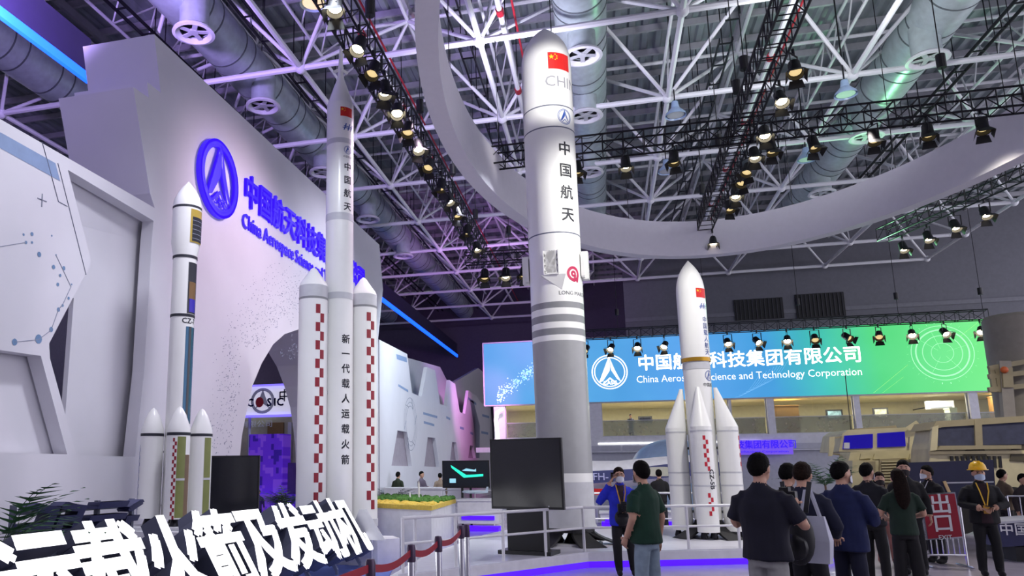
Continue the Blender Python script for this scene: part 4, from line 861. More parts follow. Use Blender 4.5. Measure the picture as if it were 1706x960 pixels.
# ---- glowing inclined sign
S2 = '运载火箭及发动机'
pA_ = Vector((-4.94, 5.66, 1.06)); pB_ = Vector((-4.52, 12.33, 1.02))    # tops of the first and last characters
u = Vector((pB_.x-pA_.x, pB_.y-pA_.y, 0)); Lu = u.length; u.normalize()
n_h = Vector((u.y, -u.x, 0))                      # towards the aisle on the right
v = (Vector((0, 0, .86))-n_h*.54)                # up the slope
vl = v.length; v.normalize(); nn = u.cross(v)*1
if nn.z < 0: nn = -nn
t = thing('inclined_sign', 'large glowing white lettering on an inclined frame at lower left', 'sign', (0, 0, 0))
step = Lu/7
for k, ch in enumerate(S2):
    vs, fs = glyph(ch, .12, .044)
    o_ = pA_+u*step*k
    fv = [o_+u*((x-.0)*step*1.06)+v*((y-.82)*vl*1.04)+nn*(z*.9) for x, y, z in vs]
    mb = MB(); mb.add(fv, fs); me = mb.mesh('character', ['letter_side', 'led_white'], 0)
    for p in me.polygons:
        if abs(p.normal.dot(nn)) > .9 and (p.center-o_).dot(nn) > 0: p.material_index = 1
    obj('character', me, t)
b0_ = pA_-u*.8; b1_ = pB_+u*.38
for dz in (.12, .5, .86): MB().bar(b0_-v*(vl*dz)-nn*.14, b1_-v*(vl*dz)-nn*.14, .05, .05).build('frame_rail', mat('frame_grey', '8a90a4', .5), t, 0)
for k in range(9):
    a = b0_.lerp(b1_, k/8); MB().bar(a-nn*.17, a-v*vl-nn*.17, .05, .05).build('frame_upright', 'frame_grey', t, 0)
    foot = a-v*vl-nn*.17; MB().bar(a-nn*.17, Vector((a.x-n_h.x*.1, a.y-n_h.y*.1, 0)), .04, .04).build('back_leg', 'frame_grey', t, 0); MB().bar(foot, Vector((foot.x, foot.y, 0)), .04, .04).build('front_leg', 'frame_grey', t, 0)
e1 = b1_-v*vl*1.0+u*.12
MB().prism([(0, 0), (.42, 0), (.42, .2), (.1, .62), (0, .62)], lambda a, b, d: e1+u*(.05+d)-n_h*(a)+Vector((0, 0, b-e1.z)), 0, .06).build('end_panel', 'white_paint', t, 0)
# ---- second sign seen from behind, unlit
t = thing('sign_back', 'dark unlit back of an inclined letter sign below the left wall', 'sign', (0, 0, 0))
qa = atX(40, 842, -5.9); qb = atX(235, 831, -5.75)
for k, ch in enumerate('所云'):
    pass
u2 = (qb-qa); u2.z = 0; l2 = u2.length; u2.normalize(); n2 = Vector((u2.y, -u2.x, 0)); v2 = (Vector((0, 0, .62))+n2*.28).normalized()
for k, ch in enumerate('运所'):
    vs, fs = glyph(ch, .09, .03); o2 = qa+u2*(l2*(.76-.52*k))
    MB().add([o2-u2*(x*l2*.5)+v2*((y-.82)*.72)+n2*z for x, y, z in vs], fs).build('character', mat('sign_dark', '3d4066', .4), t, 0)
for dz in (.1, .3, .55):
    MB().bar(qa-v2*dz-n2*.12, qb-v2*dz-n2*.12, .04, .04).build('frame_rail', 'letter_side', t, 0)
for k in range(4):
    a = qa.lerp(qb, k/3)-n2*.14; MB().bar(a, (a.x, a.y, 0), .05, .05).build('leg', 'letter_side', t, 0)
# ---- televisions
def tv(px0, px1, py0, py1, Y, rz, label, stand=True, pic=None, dep=.07):
    a = atY(px0, py0, Y); b = atY(px1, py1, Y); w = (b.x-a.x)/math.cos(rz); h = a.z-b.z
    t = thing('display_screen', label, 'screen', ((a.x+b.x)/2, Y, 0), rz); zc = (a.z+b.z)/2
    MB().box((0, 0, zc), (w, dep, h)).build('bezel', 'bezel', t, 0); MB().box((0, -dep/2-.003, zc+.005), (w-.06, .008, h-.07)).build('panel', pic or 'screen_black', t, 0)
    MB().box((0, dep/2+.04, zc), (w*.6, .08, h*.5)).build('rear_case', 'black', t, 0)
    if stand:
        rod('column', (-.12, .05, 0), (-.12, .05, zc), .035, 'black', t); rod('column', (.12, .05, 0), (.12, .05, zc), .035, 'black', t); MB().box((0, .05, .02), (.8, .5, .04)).build('base', 'black', t, 0)
    return t, w, h, zc
T, w, h, zc = tv(815, 942, 732, 849, 12.9, R(-14), 'large black switched-off display in front of the tallest rocket', stand=False)
T.location.z = 0
MB().box((-.05, .12, (.25+zc-h/2)/2+.1), (.62, .3, zc-h/2-.25+.2)).build('cabinet', 'black', T, 0)
MB().box((-.05, .12, .28), (.9, .5, .06)).build('base', 'bezel', T, 0)
MB().cyl((w*.3, -.04, zc-h/2+.05), (w*.3, -.045, zc-h/2+.05), .012, n=8).build('power_light', 'light_grey', T)
tv(334, 424, 760, 868, 12.5, R(16), 'black display beside the cut-away rocket in front of the arch')
T, w, h, zc = tv(737, 816, 768, 813, 21.5, 0, 'wall display showing a glowing green aircraft', pic=mat('screen_navy', '12161f', .3, emit=.15, ecol='1a2430'))
gl = mat('glow_green', '20d0b0', .5, emit=1.1, ecol='2ad8b8'); gw = mat('glow_pale', '9ad8e8', .5, emit=.7)
for pts, m_ in (([(-.42, .26), (-.36, .22), (.02, -.02), (.5, .0), (.5, -.06), (-.05, -.1), (-.40, .18)], 'glow_green'), ([(-.1, .1), (.02, .16), (.25, .12), (.3, .15), (.3, .07), (0, .09)], 'glow_pale'), ([(-.46, -.12), (-.28, -.12), (-.28, -.24), (-.46, -.24)], 'glow_pale')):
    MB().add([(x, -.048, zc+y) for x, y in pts], [tuple(range(len(pts)))]).build('picture', m_, T, 0)
# ---- terrain model table
a = atZ(628, 842, .96); t = thing('terrain_table', 'white plinth with a yellow and green terrain model', 'display table', (0, 0, 0))
P = [atZ(x, y, .98) for x, y in ((600, 838), (718, 843), (758, 832), (640, 828))]; pl = [(p.x, p.y) for p in P]
MB().prism(pl, lambda u, v, d: (u, v, d), 0.0, .9).build('plinth', 'white_paint', t, 0); MB().prism(inset(pl, 1.02), lambda u, v, d: (u, v, d), .9, .98).build('sand_base', mat('sand', 'd8bb50', .8, var=.15, scale=20), t, 0)
def on_table(u, v): return P[0].lerp(P[1], u).lerp(P[3].lerp(P[2], u), v)
mb = MB(); rnd = random.Random(11)
for k in range(420):
    p = on_table(rnd.uniform(.02, .98), rnd.uniform(.35, .98)); hh = rnd.uniform(.03, .09); mb.ell((p.x, p.y, .98+hh*.4), (hh*.8, hh*.8, hh*.7), 6, 4)
mb.build('shrubbery', mat('moss', '4f8038', .9, var=.35, scale=30), t)['kind'] = 'stuff'
mb = MB()
for k in range(60):
    p = on_table(rnd.uniform(.1, .95), rnd.uniform(.02, .4)); mb.ell((p.x, p.y, .98), (rnd.uniform(.05, .14), .06, rnd.uniform(.01, .05)), 8, 5)
mb.build('sand_heap', 'sand', t)['kind'] = 'stuff'
for px, h_ in ((698, .42), (683, .18)):
    p = atZ(px, 834, .98); MB().lathe([(.018, 1.0), (.018, .98+h_*.8), (.002, .98+h_)], 12, (p.x, p.y)).build('mini_rocket', 'rocket_white', t); MB().box((p.x, p.y, .995), (.14, .12, .03)).build('launch_pad', 'rocket_white', t, 0)
# ---- low counters behind the railing
def counter(px0, px1, py0, py1, Y, dep, label, m='white_paint', glow=True):
    a = atY(px0, py0, Y); b = atY(px1, py0, Y); t = thing('display_counter', label, 'counter', ((a.x+b.x)/2, Y, 0)); w = b.x-a.x; h = a.z
    MB().box((0, dep/2, h/2+.1), (w, dep, h-.2)).build('body', m, t, 0); MB().box((0, dep/2, h+.02), (w+.06, dep+.06, .05)).build('counter_top', 'white_paint', t, 0); MB().box((0, dep/2, .05), (w*.96, dep*.9, .1)).build('toe_kick', 'strip_violet' if glow else 'black', t, 0)
    if glow: MB().box((0, -.02, h*.45), (w*.8, .03, .10)).build('light_strip', 'strip_violet', t, 0)
    return t
counter(762, 830, 835, 930, 20.4, .8, 'white counter with violet strip left of the large black display')
counter(1080, 1150, 856, 900, 21.2, .8, 'white counter behind the visitor in black')
counter(1000, 1075, 856, 900, 22.6, .8, 'white counter behind the man in the blue jacket')
counter(640, 735, 815, 850, 24.5, .6, 'distant white counter before the toothed wall', glow=False)
# white model aircraft on the left counter
def plane_model(p, s, label, rz=0):
    t = thing('aircraft_model', label, 'model', p, rz)
    rings = [[(x*s, rr*s*math.cos(q), rr*s*math.sin(q)+.1*s) for q in [2*math.pi*i/12 for i in range(12)]] for x, rr in ((-.5, .01), (-.45, .04), (-.2, .06), (.2, .055), (.45, .03), (.5, .01))]
    MB().loft(rings).build('fuselage', mat('model_pale', 'cfe0ea', .3), t, 50)
    MB().prism([(-.12, -.6), (.02, -.6), (.1, 0), (.02, .6), (-.12, .6), (-.1, 0)], lambda u, v, d: (u*s, v*s, (.1+d)*s), 0, .02).build('wing', 'model_pale', t, 0)
    MB().prism([(.38, .1), (.5, .1), (.52, .28), (.46, .28)], lambda u, v, d: (u*s, d*s, v*s), -.01, .01).build('tail_fin', 'model_pale', t, 0); rod('support', (0, 0, -.12*s), (0, 0, .1*s), .02*s, 'light_grey', t, 6); MB().cyl((0, 0, -.12*s), (0, 0, -.10*s), .12*s, n=14).build('base', 'light_grey', t)
    return t
p = atY(790, 812, 20.7); ct = atY(796, 835, 20.4).z; plane_model((p.x, 20.8, ct+.14), .8, 'pale model aircraft on the counter left of the large black display', R(-20))
p = atY(770, 800, 20.7)
# ---- white and navy drone fuselage behind the two men
Yd = 23.5
def Dp(x, y): return atY(x, y, Yd)
t = thing('drone_mockup', 'large white drone fuselage with a navy stripe behind the talking men', 'aircraft', (0, Yd, 0))
xs = [940, 985, 1030, 1060, 1090, 1140, 1200, 1235]
top = [772, 768, 768, 765, 762, 758, 758, 762]; mid_ = [790, 785, 783, 781, 776, 770, 770, 772]; low = [806, 806, 802, 800, 798, 793, 793, 795]; bot = [812, 814, 812, 810, 808, 806, 806, 806]
rings = []; navy = []
for x, a, b, c, d in zip(xs, top, mid_, low, bot):
    A_, B_, C_, D_ = Dp(x, a), Dp(x, b), Dp(x, c), Dp(x, d)
    rings.append([(A_.x, .9, A_.z), (A_.x, .35, A_.z), (B_.x, .0, B_.z), (C_.x, -.08, C_.z), (D_.x, .25, D_.z), (D_.x, 1.0, D_.z), (B_.x, 1.3, B_.z)])
    navy.append([(B_.x, -.012, B_.z), (B_.x, .02, B_.z), (C_.x, -.06, C_.z), (C_.x, -.095, C_.z)])
MB().loft(rings).build('fuselage', 'white_paint', t, 40); MB().loft(navy).build('navy_stripe', mat('navy', '27306e', .35), t, 30)
a = Dp(1098, 786); MB().add([(a.x+x, -.10, a.z+z*.8) for x, z, _ in [(x_*.34+(.12 if x_ > 0 else -.12), z_*.17, 0) for x_, z_, _ in disc(1, 20)[0]]], [tuple(range(20))]).build('window', mat('window_pale', 'c8c8b4', .4), t, 0)
vs, fs = glyph('FH-', 0, .01); a = Dp(1001, 800); MB().add([(a.x+x*.3, -.11-z, a.z+y*.3) for x, y, z in vs], fs).build('lettering', mat('ink_pale', 'c8ccf0', .5), t, 0)
for x in (990, 1120, 1190):
    a = Dp(x, 812); rod('support_leg', (a.x, .5, 0), (a.x, .5, a.z), .06, 'light_grey', t); MB().box((a.x, .5, .02), (.5, .6, .04)).build('foot_plate', 'light_grey', t, 0)
a = Dp(1004, 808); MB().box((a.x, -.1, a.z-.2), (.5, .05, .18)).build('red_plate', 'flag_red', t, 0)
# pale dome above it
t = thing('radome', 'pale blue dome standing behind the drone fuselage', 'dome', (atY(1122, 775, 30).x, 30, 0)); MB().lathe([(1.5, 0), (1.5, 1.6)]+[(1.5*math.cos(R(k*10)), 1.6+1.05*math.sin(R(k*10))) for k in range(9)]+[(.01, 2.65)], 32).build('dome', mat('dome_blue', '9db6d4', .4), t); MB().lathe([(1.53, 1.55), (1.53, 1.65)], 32).build('dome_ring', 'light_grey', t); MB().lathe([(1.56, 0), (1.56, .12)], 32).build('base_ring', 'light_grey', t)
# ---- what shows through the arch
t = thing('booth_sign', 'white booth sign with red and blue logo seen through the arch', 'sign', (0, 27, 0))
a = atY(404, 645, 27); b = atY(500, 690, 27); w = b.x-a.x; h = a.z-b.z; xc = (a.x+b.x)/2
MB().box((xc, .2, (a.z+b.z)/2), (w, .3, h)).build('panel', mat('panel_glow', 'e8e6f4', .5, emit=.5), t, 0)
for z in (a.z+.03, b.z-.03): MB().box((xc, .15, z), (w, .4, .07)).build('light_edge', mat('edge_glow', '8a7cff', .5, emit=1.2, ecol='7a6cff'), t, 0)
c = atY(437, 668, 27); g_ = annulus(.38, .5, 32)
MB().add([(c.x+x, .03, c.z+y) for x, y, _ in g_[0]], g_[1]).add([(c.x+x, .03, c.z+y) for x, y in ((-.3, -.3), (0, .45), (.3, -.3), (0, -.1))], [(0, 1, 2, 3)]).build('emblem', 'light_grey', t, 0)
for k, (ch, dx) in enumerate((('C', -.52), ('S', .28), ('I', .52), ('C', .74))):
    vs, fs = glyph(ch, 0, .04); MB().add([(c.x+dx+x*.42, .02, c.z-.2+y*.42) for x, y, z in vs], fs).build('letter', mat('logo_blue', '2a3c9a', .5), t, 0)
MB().add([(c.x-.12+x, .01, c.z-.05+y) for x, y, _ in disc(.17, 18, ry=.2)[0]], [tuple(range(18))]).build('logo_ball', 'red', t, 0)
vs, fs = glyph('中国航天科工', 0, .02); a2 = atY(465, 667, 27); xm = min(v_[0] for v_ in vs); MB().add([(a2.x+(x-xm)*.5, .02, a2.z+y*.5) for x, y, z in vs], fs).build('lettering', 'logo_blue', t, 0)
for x in (a.x+.2, b.x-.2): rod('post', (x, .3, 0), (x, .3, a.z), .06, 'light_grey', t)
a = atY(400, 690, 29); b = atY(505, 780, 29); t = thing('booth_room', 'beige booth interior below the white booth sign', 'booth', ((a.x+b.x)/2, 29, 0)); w = b.x-a.x+2
MB().box((0, .1, a.z/2), (w, .1, a.z)).build('back_panel', 'room_beige', t, 0); MB().box((.2, 0, a.z*.45), (.7, .1, a.z*.9)).build('wood_door', 'wood', t, 0); MB().box((.85, -.05, a.z*.45), (.15, .1, a.z*.9)).build('white_column', 'white_paint', t, 0); MB().box((0, -.2, 1.0), (w*.9, .3, .1)).build('shelf', 'light_grey', t, 0)
vs, fs = glyph('有限公司', 0, .02); MB().add([(-.6+x*.36, -.12-z, a.z-.55+y*.3) for x, y, z in vs], fs).build('lettering', 'rail_white', t, 0)
camo = bpy.data.materials.new('violet_camouflage'); camo.use_nodes = True; nt = camo.node_tree; b_ = nt.nodes['Principled BSDF']; MATS['camo'] = camo
tc = nt.nodes.new('ShaderNodeTexCoord'); sn = nt.nodes.new('ShaderNodeVectorMath'); sn.operation = 'SNAP'; sn.inputs[1].default_value = (.09, 1, .09); nz = nt.nodes.new('ShaderNodeTexNoise'); nz.inputs['Scale'].default_value = 2.2; nz.inputs['Detail'].default_value = 3; rp = nt.nodes.new('ShaderNodeValToRGB'); rp.color_ramp.interpolation = 'CONSTANT'
rp.color_ramp.elements[0].color = lin('3a18a8')+(1,); e = rp.color_ramp.elements[1]; e.position = .44; e.color = lin('6a30e8')+(1,); e = rp.color_ramp.elements.new(.55); e.color = lin('8a50f8')+(1,); e = rp.color_ramp.elements.new(.66); e.color = lin('5a24d0')+(1,)
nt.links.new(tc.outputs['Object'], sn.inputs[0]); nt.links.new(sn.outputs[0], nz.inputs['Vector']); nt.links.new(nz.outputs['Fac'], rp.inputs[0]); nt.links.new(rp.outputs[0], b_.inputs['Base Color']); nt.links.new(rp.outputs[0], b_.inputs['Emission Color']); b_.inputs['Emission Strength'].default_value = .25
a = atY(415, 724, 22); b = atY(472, 724, 22); t = thing('camouflage_panel', 'violet pixel-camouflage vehicle panel seen through the arch', 'panel', ((a.x+b.x)/2, 22, 0)); w = b.x-a.x
MB().box((0, .3, a.z/2+.45), (w, .6, a.z-.9)).build('upper_box', 'camo', t, 0); MB().box((.25, .25, .45), (w+.7, .9, .9)).build('lower_box', 'camo', t, 0); MB().box((.7, .6, 1.35), (.5, .4, 1.0)).build('side_box', mat('camo_dull', '6a5488', .6), t, 0)
# ================================================================== right-hand side: vehicles, exit sign, barriers, plants
mat('sand_paint', 'c2b894', .55, var=.1, scale=3); mat('sand_dark', '968b6e', .6); mat('windscreen', '14105a', .12, emit=.35, ecol='2410d8'); mat('tarp', '3a3d52', .8, var=.2); mat('tyre', '1c1a1a', .8); mat('canister', '8f887e', .6)  # windscreen has its blue reflections painted in as emission
t = thing('military_truck', 'sand coloured armoured truck with blue reflections in its windscreen', 'truck', (0, 24.4, 0)); Y0 = 24.4
def V(x, y, d=0): p = atY(x, y, Y0); return (p.x, d, p.z)
def quadbox(t, name, pts, d0, d1, m):     # a closed slab from a pixel outline, d metres behind the nose plane
    q = [V(x, y) for x, y in pts]; MB().prism([(a, c) for a, _, c in q], lambda u, v, d: (u, d, v), d0, d1).build(name, m, t, 0)
quadbox(t, 'cab', [(1406, 752), (1412, 722), (1422, 715), (1540, 710), (1548, 718), (1550, 752)], .5, 2.6, 'sand_paint')
quadbox(t, 'roof_hatch', [(1440, 712), (1512, 706), (1515, 712), (1440, 716)], .9, 2.0, 'sand_dark')
quadbox(t, 'windscreen', [(1412, 748), (1415, 725), (1463, 722), (1463, 746)], .44, .5, 'windscreen'); quadbox(t, 'windscreen', [(1471, 745), (1471, 721), (1517, 718), (1519, 743)], .44, .5, 'windscreen')
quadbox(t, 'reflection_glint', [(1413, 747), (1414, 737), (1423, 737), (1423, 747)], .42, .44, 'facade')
quadbox(t, 'bonnet', [(1404, 770), (1408, 754), (1548, 750), (1552, 770)], -.5, .5, 'sand_paint')
quadbox(t, 'nose', [(1402, 838), (1404, 768), (1546, 766), (1548, 838)], -.9, .4, 'sand_paint')
for x0_, x1_ in ((1422, 1440), (1444, 1498), (1502, 1520)): quadbox(t, 'bonnet_panel', [(x0_, 766), (x0_+2, 757), (x1_-2, 755), (x1_, 764)], -.56, -.5, 'sand_paint')
quadbox(t, 'grille_frame', [(1445, 806), (1446, 766), (1478, 764), (1482, 806)], -.96, -.9, 'sand_dark')
for k in range(8): quadbox(t, 'grille_slat', [(1448, 771+k*4.6), (1448, 769+k*4.6), (1478, 768+k*4.6), (1479, 770+k*4.6)], -1.02, -.96, 'sand_paint')
for x in (1430, 1496): quadbox(t, 'headlight_box', [(x-9, 790), (x-9, 770), (x+9, 769), (x+9, 789)], -.98, -.9, 'sand_dark')
for x in (1388, 1523): quadbox(t, 'mirror', [(x-4, 760), (x-3, 728), (x+6, 727), (x+6, 740), (x+2, 760)], .2, .3, 'sand_paint')
MB().bar(V(1388, 730, .25), V(1412, 727, .55), .05).build('mirror_arm', 'sand_dark', t, 0); MB().bar(V(1390, 756, .25), V(1408, 757, .55), .05).build('mirror_arm', 'sand_dark', t, 0)
MB().bar(V(1519, 714, .3), V(1534, 703, .2), .12, .12).build('exhaust_stack', 'sand_paint', t, 0); MB().bar(V(1432, 715, .8), V(1422, 620, .8), .02).build('antenna', 'black', t, 0)
for x in (1418, 1532):
    p = V(x, 838, 0); MB().cyl((p[0]-.2, .3, .55), (p[0]+.2, .3, .55), .55, n=24).build('wheel', 'tyre', t)
MB().box((V(1475, 838)[0], .1, .62), (2.6, 1.8, .25)).build('bumper', 'sand_dark', t, 0)
t = thing('military_truck', 'sand coloured armoured truck with dark covered side windows at far right', 'truck', (0, 21.5, 0)); Y0 = 21.5
quadbox(t, 'hull', [(1548, 830), (1552, 748), (1560, 712), (1600, 704), (1740, 696), (1760, 720), (1760, 830)], .1, 1.3, 'sand_paint')
quadbox(t, 'roof_edge', [(1552, 716), (1560, 702), (1640, 697), (1755, 690), (1755, 700), (1570, 712)], .0, 1.4, 'sand_dark')
quadbox(t, 'covered_window', [(1563, 743), (1566, 709), (1624, 705), (1626, 743)], .04, .1, 'tarp'); quadbox(t, 'covered_window', [(1636, 742), (1634, 704), (1720, 698), (1722, 740)], .04, .1, 'tarp')
quadbox(t, 'window_post', [(1625, 746), (1623, 700), (1635, 699), (1637, 745)], -.02, .1, 'sand_dark'); quadbox(t, 'window_post', [(1549, 752), (1553, 712), (1563, 709), (1561, 750)], -.02, .1, 'sand_paint')
quadbox(t, 'tarp_roll', [(1560, 750), (1565, 743), (1700, 742), (1700, 748)], -.05, .06, 'sand_dark')
quadbox(t, 'body_line', [(1550, 757), (1550, 752), (1740, 750), (1740, 756)], .04, .12, mat('sand_light', 'c8bb90', .5))
quadbox(t, 'camouflage_patch', [(1606, 764), (1614, 744), (1640, 742), (1652, 775), (1640, 786), (1628, 760)], .07, .1, mat('camo_dark', '4c4636', .7)); quadbox(t, 'camouflage_patch', [(1685, 768), (1690, 745), (1712, 740), (1715, 770)], .07, .1, 'camo_dark')
for k in range(10): quadbox(t, 'vent_slot', [(1586+k*9, 768+(k > 5)*10), (1585+k*9, 760), (1589+k*9, 760), (1591+k*9, 768+(k > 5)*12)], .05, .1, 'black')
for x in (1590, 1690):
    p = V(x, 838, 0); MB().cyl((p[0], -.1, .55), (p[0], .3, .55), .55, n=24).build('wheel', 'tyre', t)
# launch canister mast
t = thing('launch_canister', 'upright grey launch canister in a steel frame at the right edge', 'launcher', (0, 26, 0)); Y0 = 26
p = atY(1752, 700, 26); xc = p.x; zt_ = atY(1697, 515, 26).z; zb_ = atY(1697, 690, 26).z
MB().lathe([(.80, 1.2), (.80, zt_-.1), (.72, zt_), (.1, zt_+.02)], 32, (xc, 1.2)).build('canister', 'canister', t)
for x, y0_, y1_ in ((1663, 611, 650), (1672, 611, 650)): MB().bar(V(x-4, y0_, .3), V(x+2, y1_+2, .3), .12).build('frame_upright', 'sand_dark', t, 0)
for ya_, yb_ in ((612, 606), (626, 625), (648, 647)): MB().bar(V(1655, ya_, .3), V(1720, yb_-6, .3), .14).build('frame_rail', 'sand_dark', t, 0)
MB().bar(V(1680, 600, .28), V(1692, 740, .28), .3, .2).build('mast', 'canister', t, 0)
quadbox(t, 'hydraulic_box', [(1675, 645), (1673, 612), (1690, 611), (1692, 645)], .1, .4, 'sand_dark'); MB().ell(V(1675, 616, .06), (.1, .1, .1)).build('warning_lamp', mat('orange', 'c05a2a', .5), t)
MB().box((xc, 1.2, .6), (2.2, 2.2, 1.2)).build('chassis', 'sand_dark', t, 0)
# navy display board
Y0 = 17.5; t = thing('display_board', 'dark navy display board behind the exit sign', 'board', (0, Y0, 0))
quadbox(t, 'board', [(1513, 838), (1513, 771), (1655, 766), (1660, 838)], 0, .12, mat('board_navy', '2a2c48', .5)); quadbox(t, 'white_line', [(1575, 806), (1575, 803.5), (1655, 802), (1655, 804.5)], -.015, 0, 'light_grey')
for x in (1530, 1640): a = V(x, 838); MB().box((a[0], .06, a[2]/2), (.08, .3, a[2])).build('leg', 'black', t, 0)
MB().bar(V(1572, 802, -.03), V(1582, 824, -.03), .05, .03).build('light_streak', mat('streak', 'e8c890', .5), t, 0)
# exit sign on a crowd barrier
t = thing('exit_sign', 'red exit sign in a silver frame on a crowd barrier', 'sign', (0, 14.6, 0)); Y0 = 14.6
o4 = [V(1532, 823), V(1590, 820), V(1604, 896), V(1543, 900)]; ctr = Vector(((o4[0][0]+o4[2][0])/2, 0, (o4[0][2]+o4[2][2])/2))
MB().prism([(q[0], q[2]) for q in o4], lambda u, v, d: (u, d, v), -.03, .02).build('frame', 'chrome', t, 0)
MB().prism([(ctr.x+(q[0]-ctr.x)*.93, ctr.z+(q[2]-ctr.z)*.94) for q in o4], lambda u, v, d: (u, d, v), -.04, -.03).build('panel', mat('exit_red', '9c1c30', .45), t, 0)
ex = (Vector(o4[1])-Vector(o4[0])).normalized(); ez = (Vector(o4[0])-Vector(o4[3])).normalized()
for s_, sz, du, dv in (('出', .33, 0, .19), ('口', .31, .0, -.11), ('EXIT', .095, 0, -.34)):
    vs, fs = glyph(s_, 0, .025); cy_ = .38 if len(s_) == 1 else .35
    MB().add([ctr+ex*(x*sz+du)+ez*((y-cy_)*sz+dv)+Vector((0, -.043-z, 0)) for x, y, z in vs], fs).build('lettering', 'rail_white', t, 0)
def barrier(p0, p1, h, label, n=8):
    p0 = Vector(p0); p1 = Vector(p1); t = thing('crowd_barrier', label, 'barrier', p0); d = p1-p0
    for z in (.18, h): rod('rail', (0, 0, z), d+Vector((0, 0, z)), .018, 'chrome', t)
    rod('end_post', (0, 0, .0), (0, 0, h), .02, 'chrome', t); rod('end_post', d, d+Vector((0, 0, h)), .02, 'chrome', t)
    for k in range(1, n): rod('bar', d*(k/n)+Vector((0, 0, .18)), d*(k/n)+Vector((0, 0, h)), .008, 'chrome', t, 6)
    for q in (.06, .94):
        e = d*q; pe = Vector((-d.y, d.x, 0)).normalized()*.28; rod('foot', e-pe+Vector((0, 0, .015)), e+pe+Vector((0, 0, .015)), .015, 'chrome', t)
    return t
a = atY(1536, 930, 14.72); b = atY(1612, 930, 14.72); barrier((a.x, 14.72, 0), (b.x, 14.75, 0), .95, 'silver crowd barrier holding the red exit sign')
a = atZ(1692, 925, 0); b = atZ(1790, 920, 0); barrier((a.x, a.y, 0), (b.x, a.y+.2, 0), 1.05, 'silver crowd barrier at the right edge', 6)
a = atZ(1672, 895, 0); t = thing('display_plinth', 'navy plinth with white lettering at the right edge', 'plinth', (0, 15.6, 0)); Y0 = 15.6
quadbox(t, 'body', [(1668, 912), (1668, 872), (1760, 866), (1760, 906)], 0, .8, mat('plinth_navy', '2c2e56', .45)); quadbox(t, 'plinth_top', [(1666, 873), (1666, 869), (1762, 863), (1762, 867)], -.03, .85, 'light_grey')
vs, fs = glyph('中国', 0, .02); p = V(1690, 890); MB().add([(p[0]+x*.22, -.01-z, p[2]+y*.22) for x, y, z in vs], fs).build('lettering', 'rail_white', t, 0)
MB().box((p[0]+.5, .4, V(1690, 912)[2]/2), (1.0, .7, V(1690, 912)[2])).build('foot', 'black', t, 0)
# ---- palms
mat('palm', '2f5a34', .6, var=.4, scale=8); mat('palm_dark', '24422c', .6, var=.4, scale=8)
def palm(loc, h, n, label, pot='white_paint', seed=1, lean=None, m='palm_dark', stemz=.35):
    t = thing('potted_palm', label, 'plant', loc); rnd = random.Random(seed)
    MB().lathe([(.14, 0), (.2, .3), (.22, .32), (.2, .32), (.18, .27), (.02, .27)], 20, closed=False).build('pot', pot, t); MB().cyl((0, 0, .25), (0, 0, stemz+.25), .04, .025, n=8).build('stem', 'brown', t)
    for k in range(n):
        a = rnd.uniform(0, 6.28) if lean is None else lean+rnd.gauss(0, .9); L = h*rnd.uniform(.7, 1.05); el = rnd.uniform(.5, 1.2); mb = MB(); pr = None
        d = Vector((math.cos(a), math.sin(a), 0)); s = Vector((-d.y, d.x, 0))
        pts = []
        for i in range(9):
            u = i/8; pts.append(d*(L*u*math.cos(el)*(1+.2*u))+Vector((0, 0, stemz+.2+L*(math.sin(el)*u-.35*u*u))))
        for i, p in enumerate(pts[1:], 1):
            w = .22*h*math.sin(math.pi*(i/8.6)**.8); tn = (pts[i]-pts[i-1]).normalized()
            for sg in (-1, 1):
                q = p+s*sg*w+tn*w*.7-Vector((0, 0, w*.25)); e = tn*.012*(h+.4)
                mb.add([p-e, p+e, q], [(0, 1, 2)])
            mb.add([pts[i-1]-s*.006, pts[i-1]+s*.006, p+s*.005, p-s*.005], [(0, 1, 2, 3)])
        mb.build('frond', m, t, 0)
    return t
p = atX(0, 880, -5.75); palm((p.x, p.y, 0), 1.25, 11, 'palm with a dark pot at the far left edge', 'black', 4, lean=.2, m='palm', stemz=.62)
p = atZ(-20, 1010, 0); palm((-5.55, 5.7, 0), .55, 12, 'small green palm under the near end of the glowing sign', 'black', 9, lean=1.0, m='palm', stemz=.25)
palm((atY(477, 830, 16.6).x, 16.6, 0), 1.0, 26, 'dark green potted palm in the arch behind the crewed rocket', seed=6, stemz=.5)
palm((atY(653, 845, 19).x, 19, 0), .95, 22, 'dark green palm in a white pot left of the terrain model', seed=8, stemz=.5)
palm((atY(1374, 800, 22.5).x, 22.5, 0), 1.3, 18, 'pale green potted palm in front of the truck windscreen', seed=12, m='palm', stemz=.9)
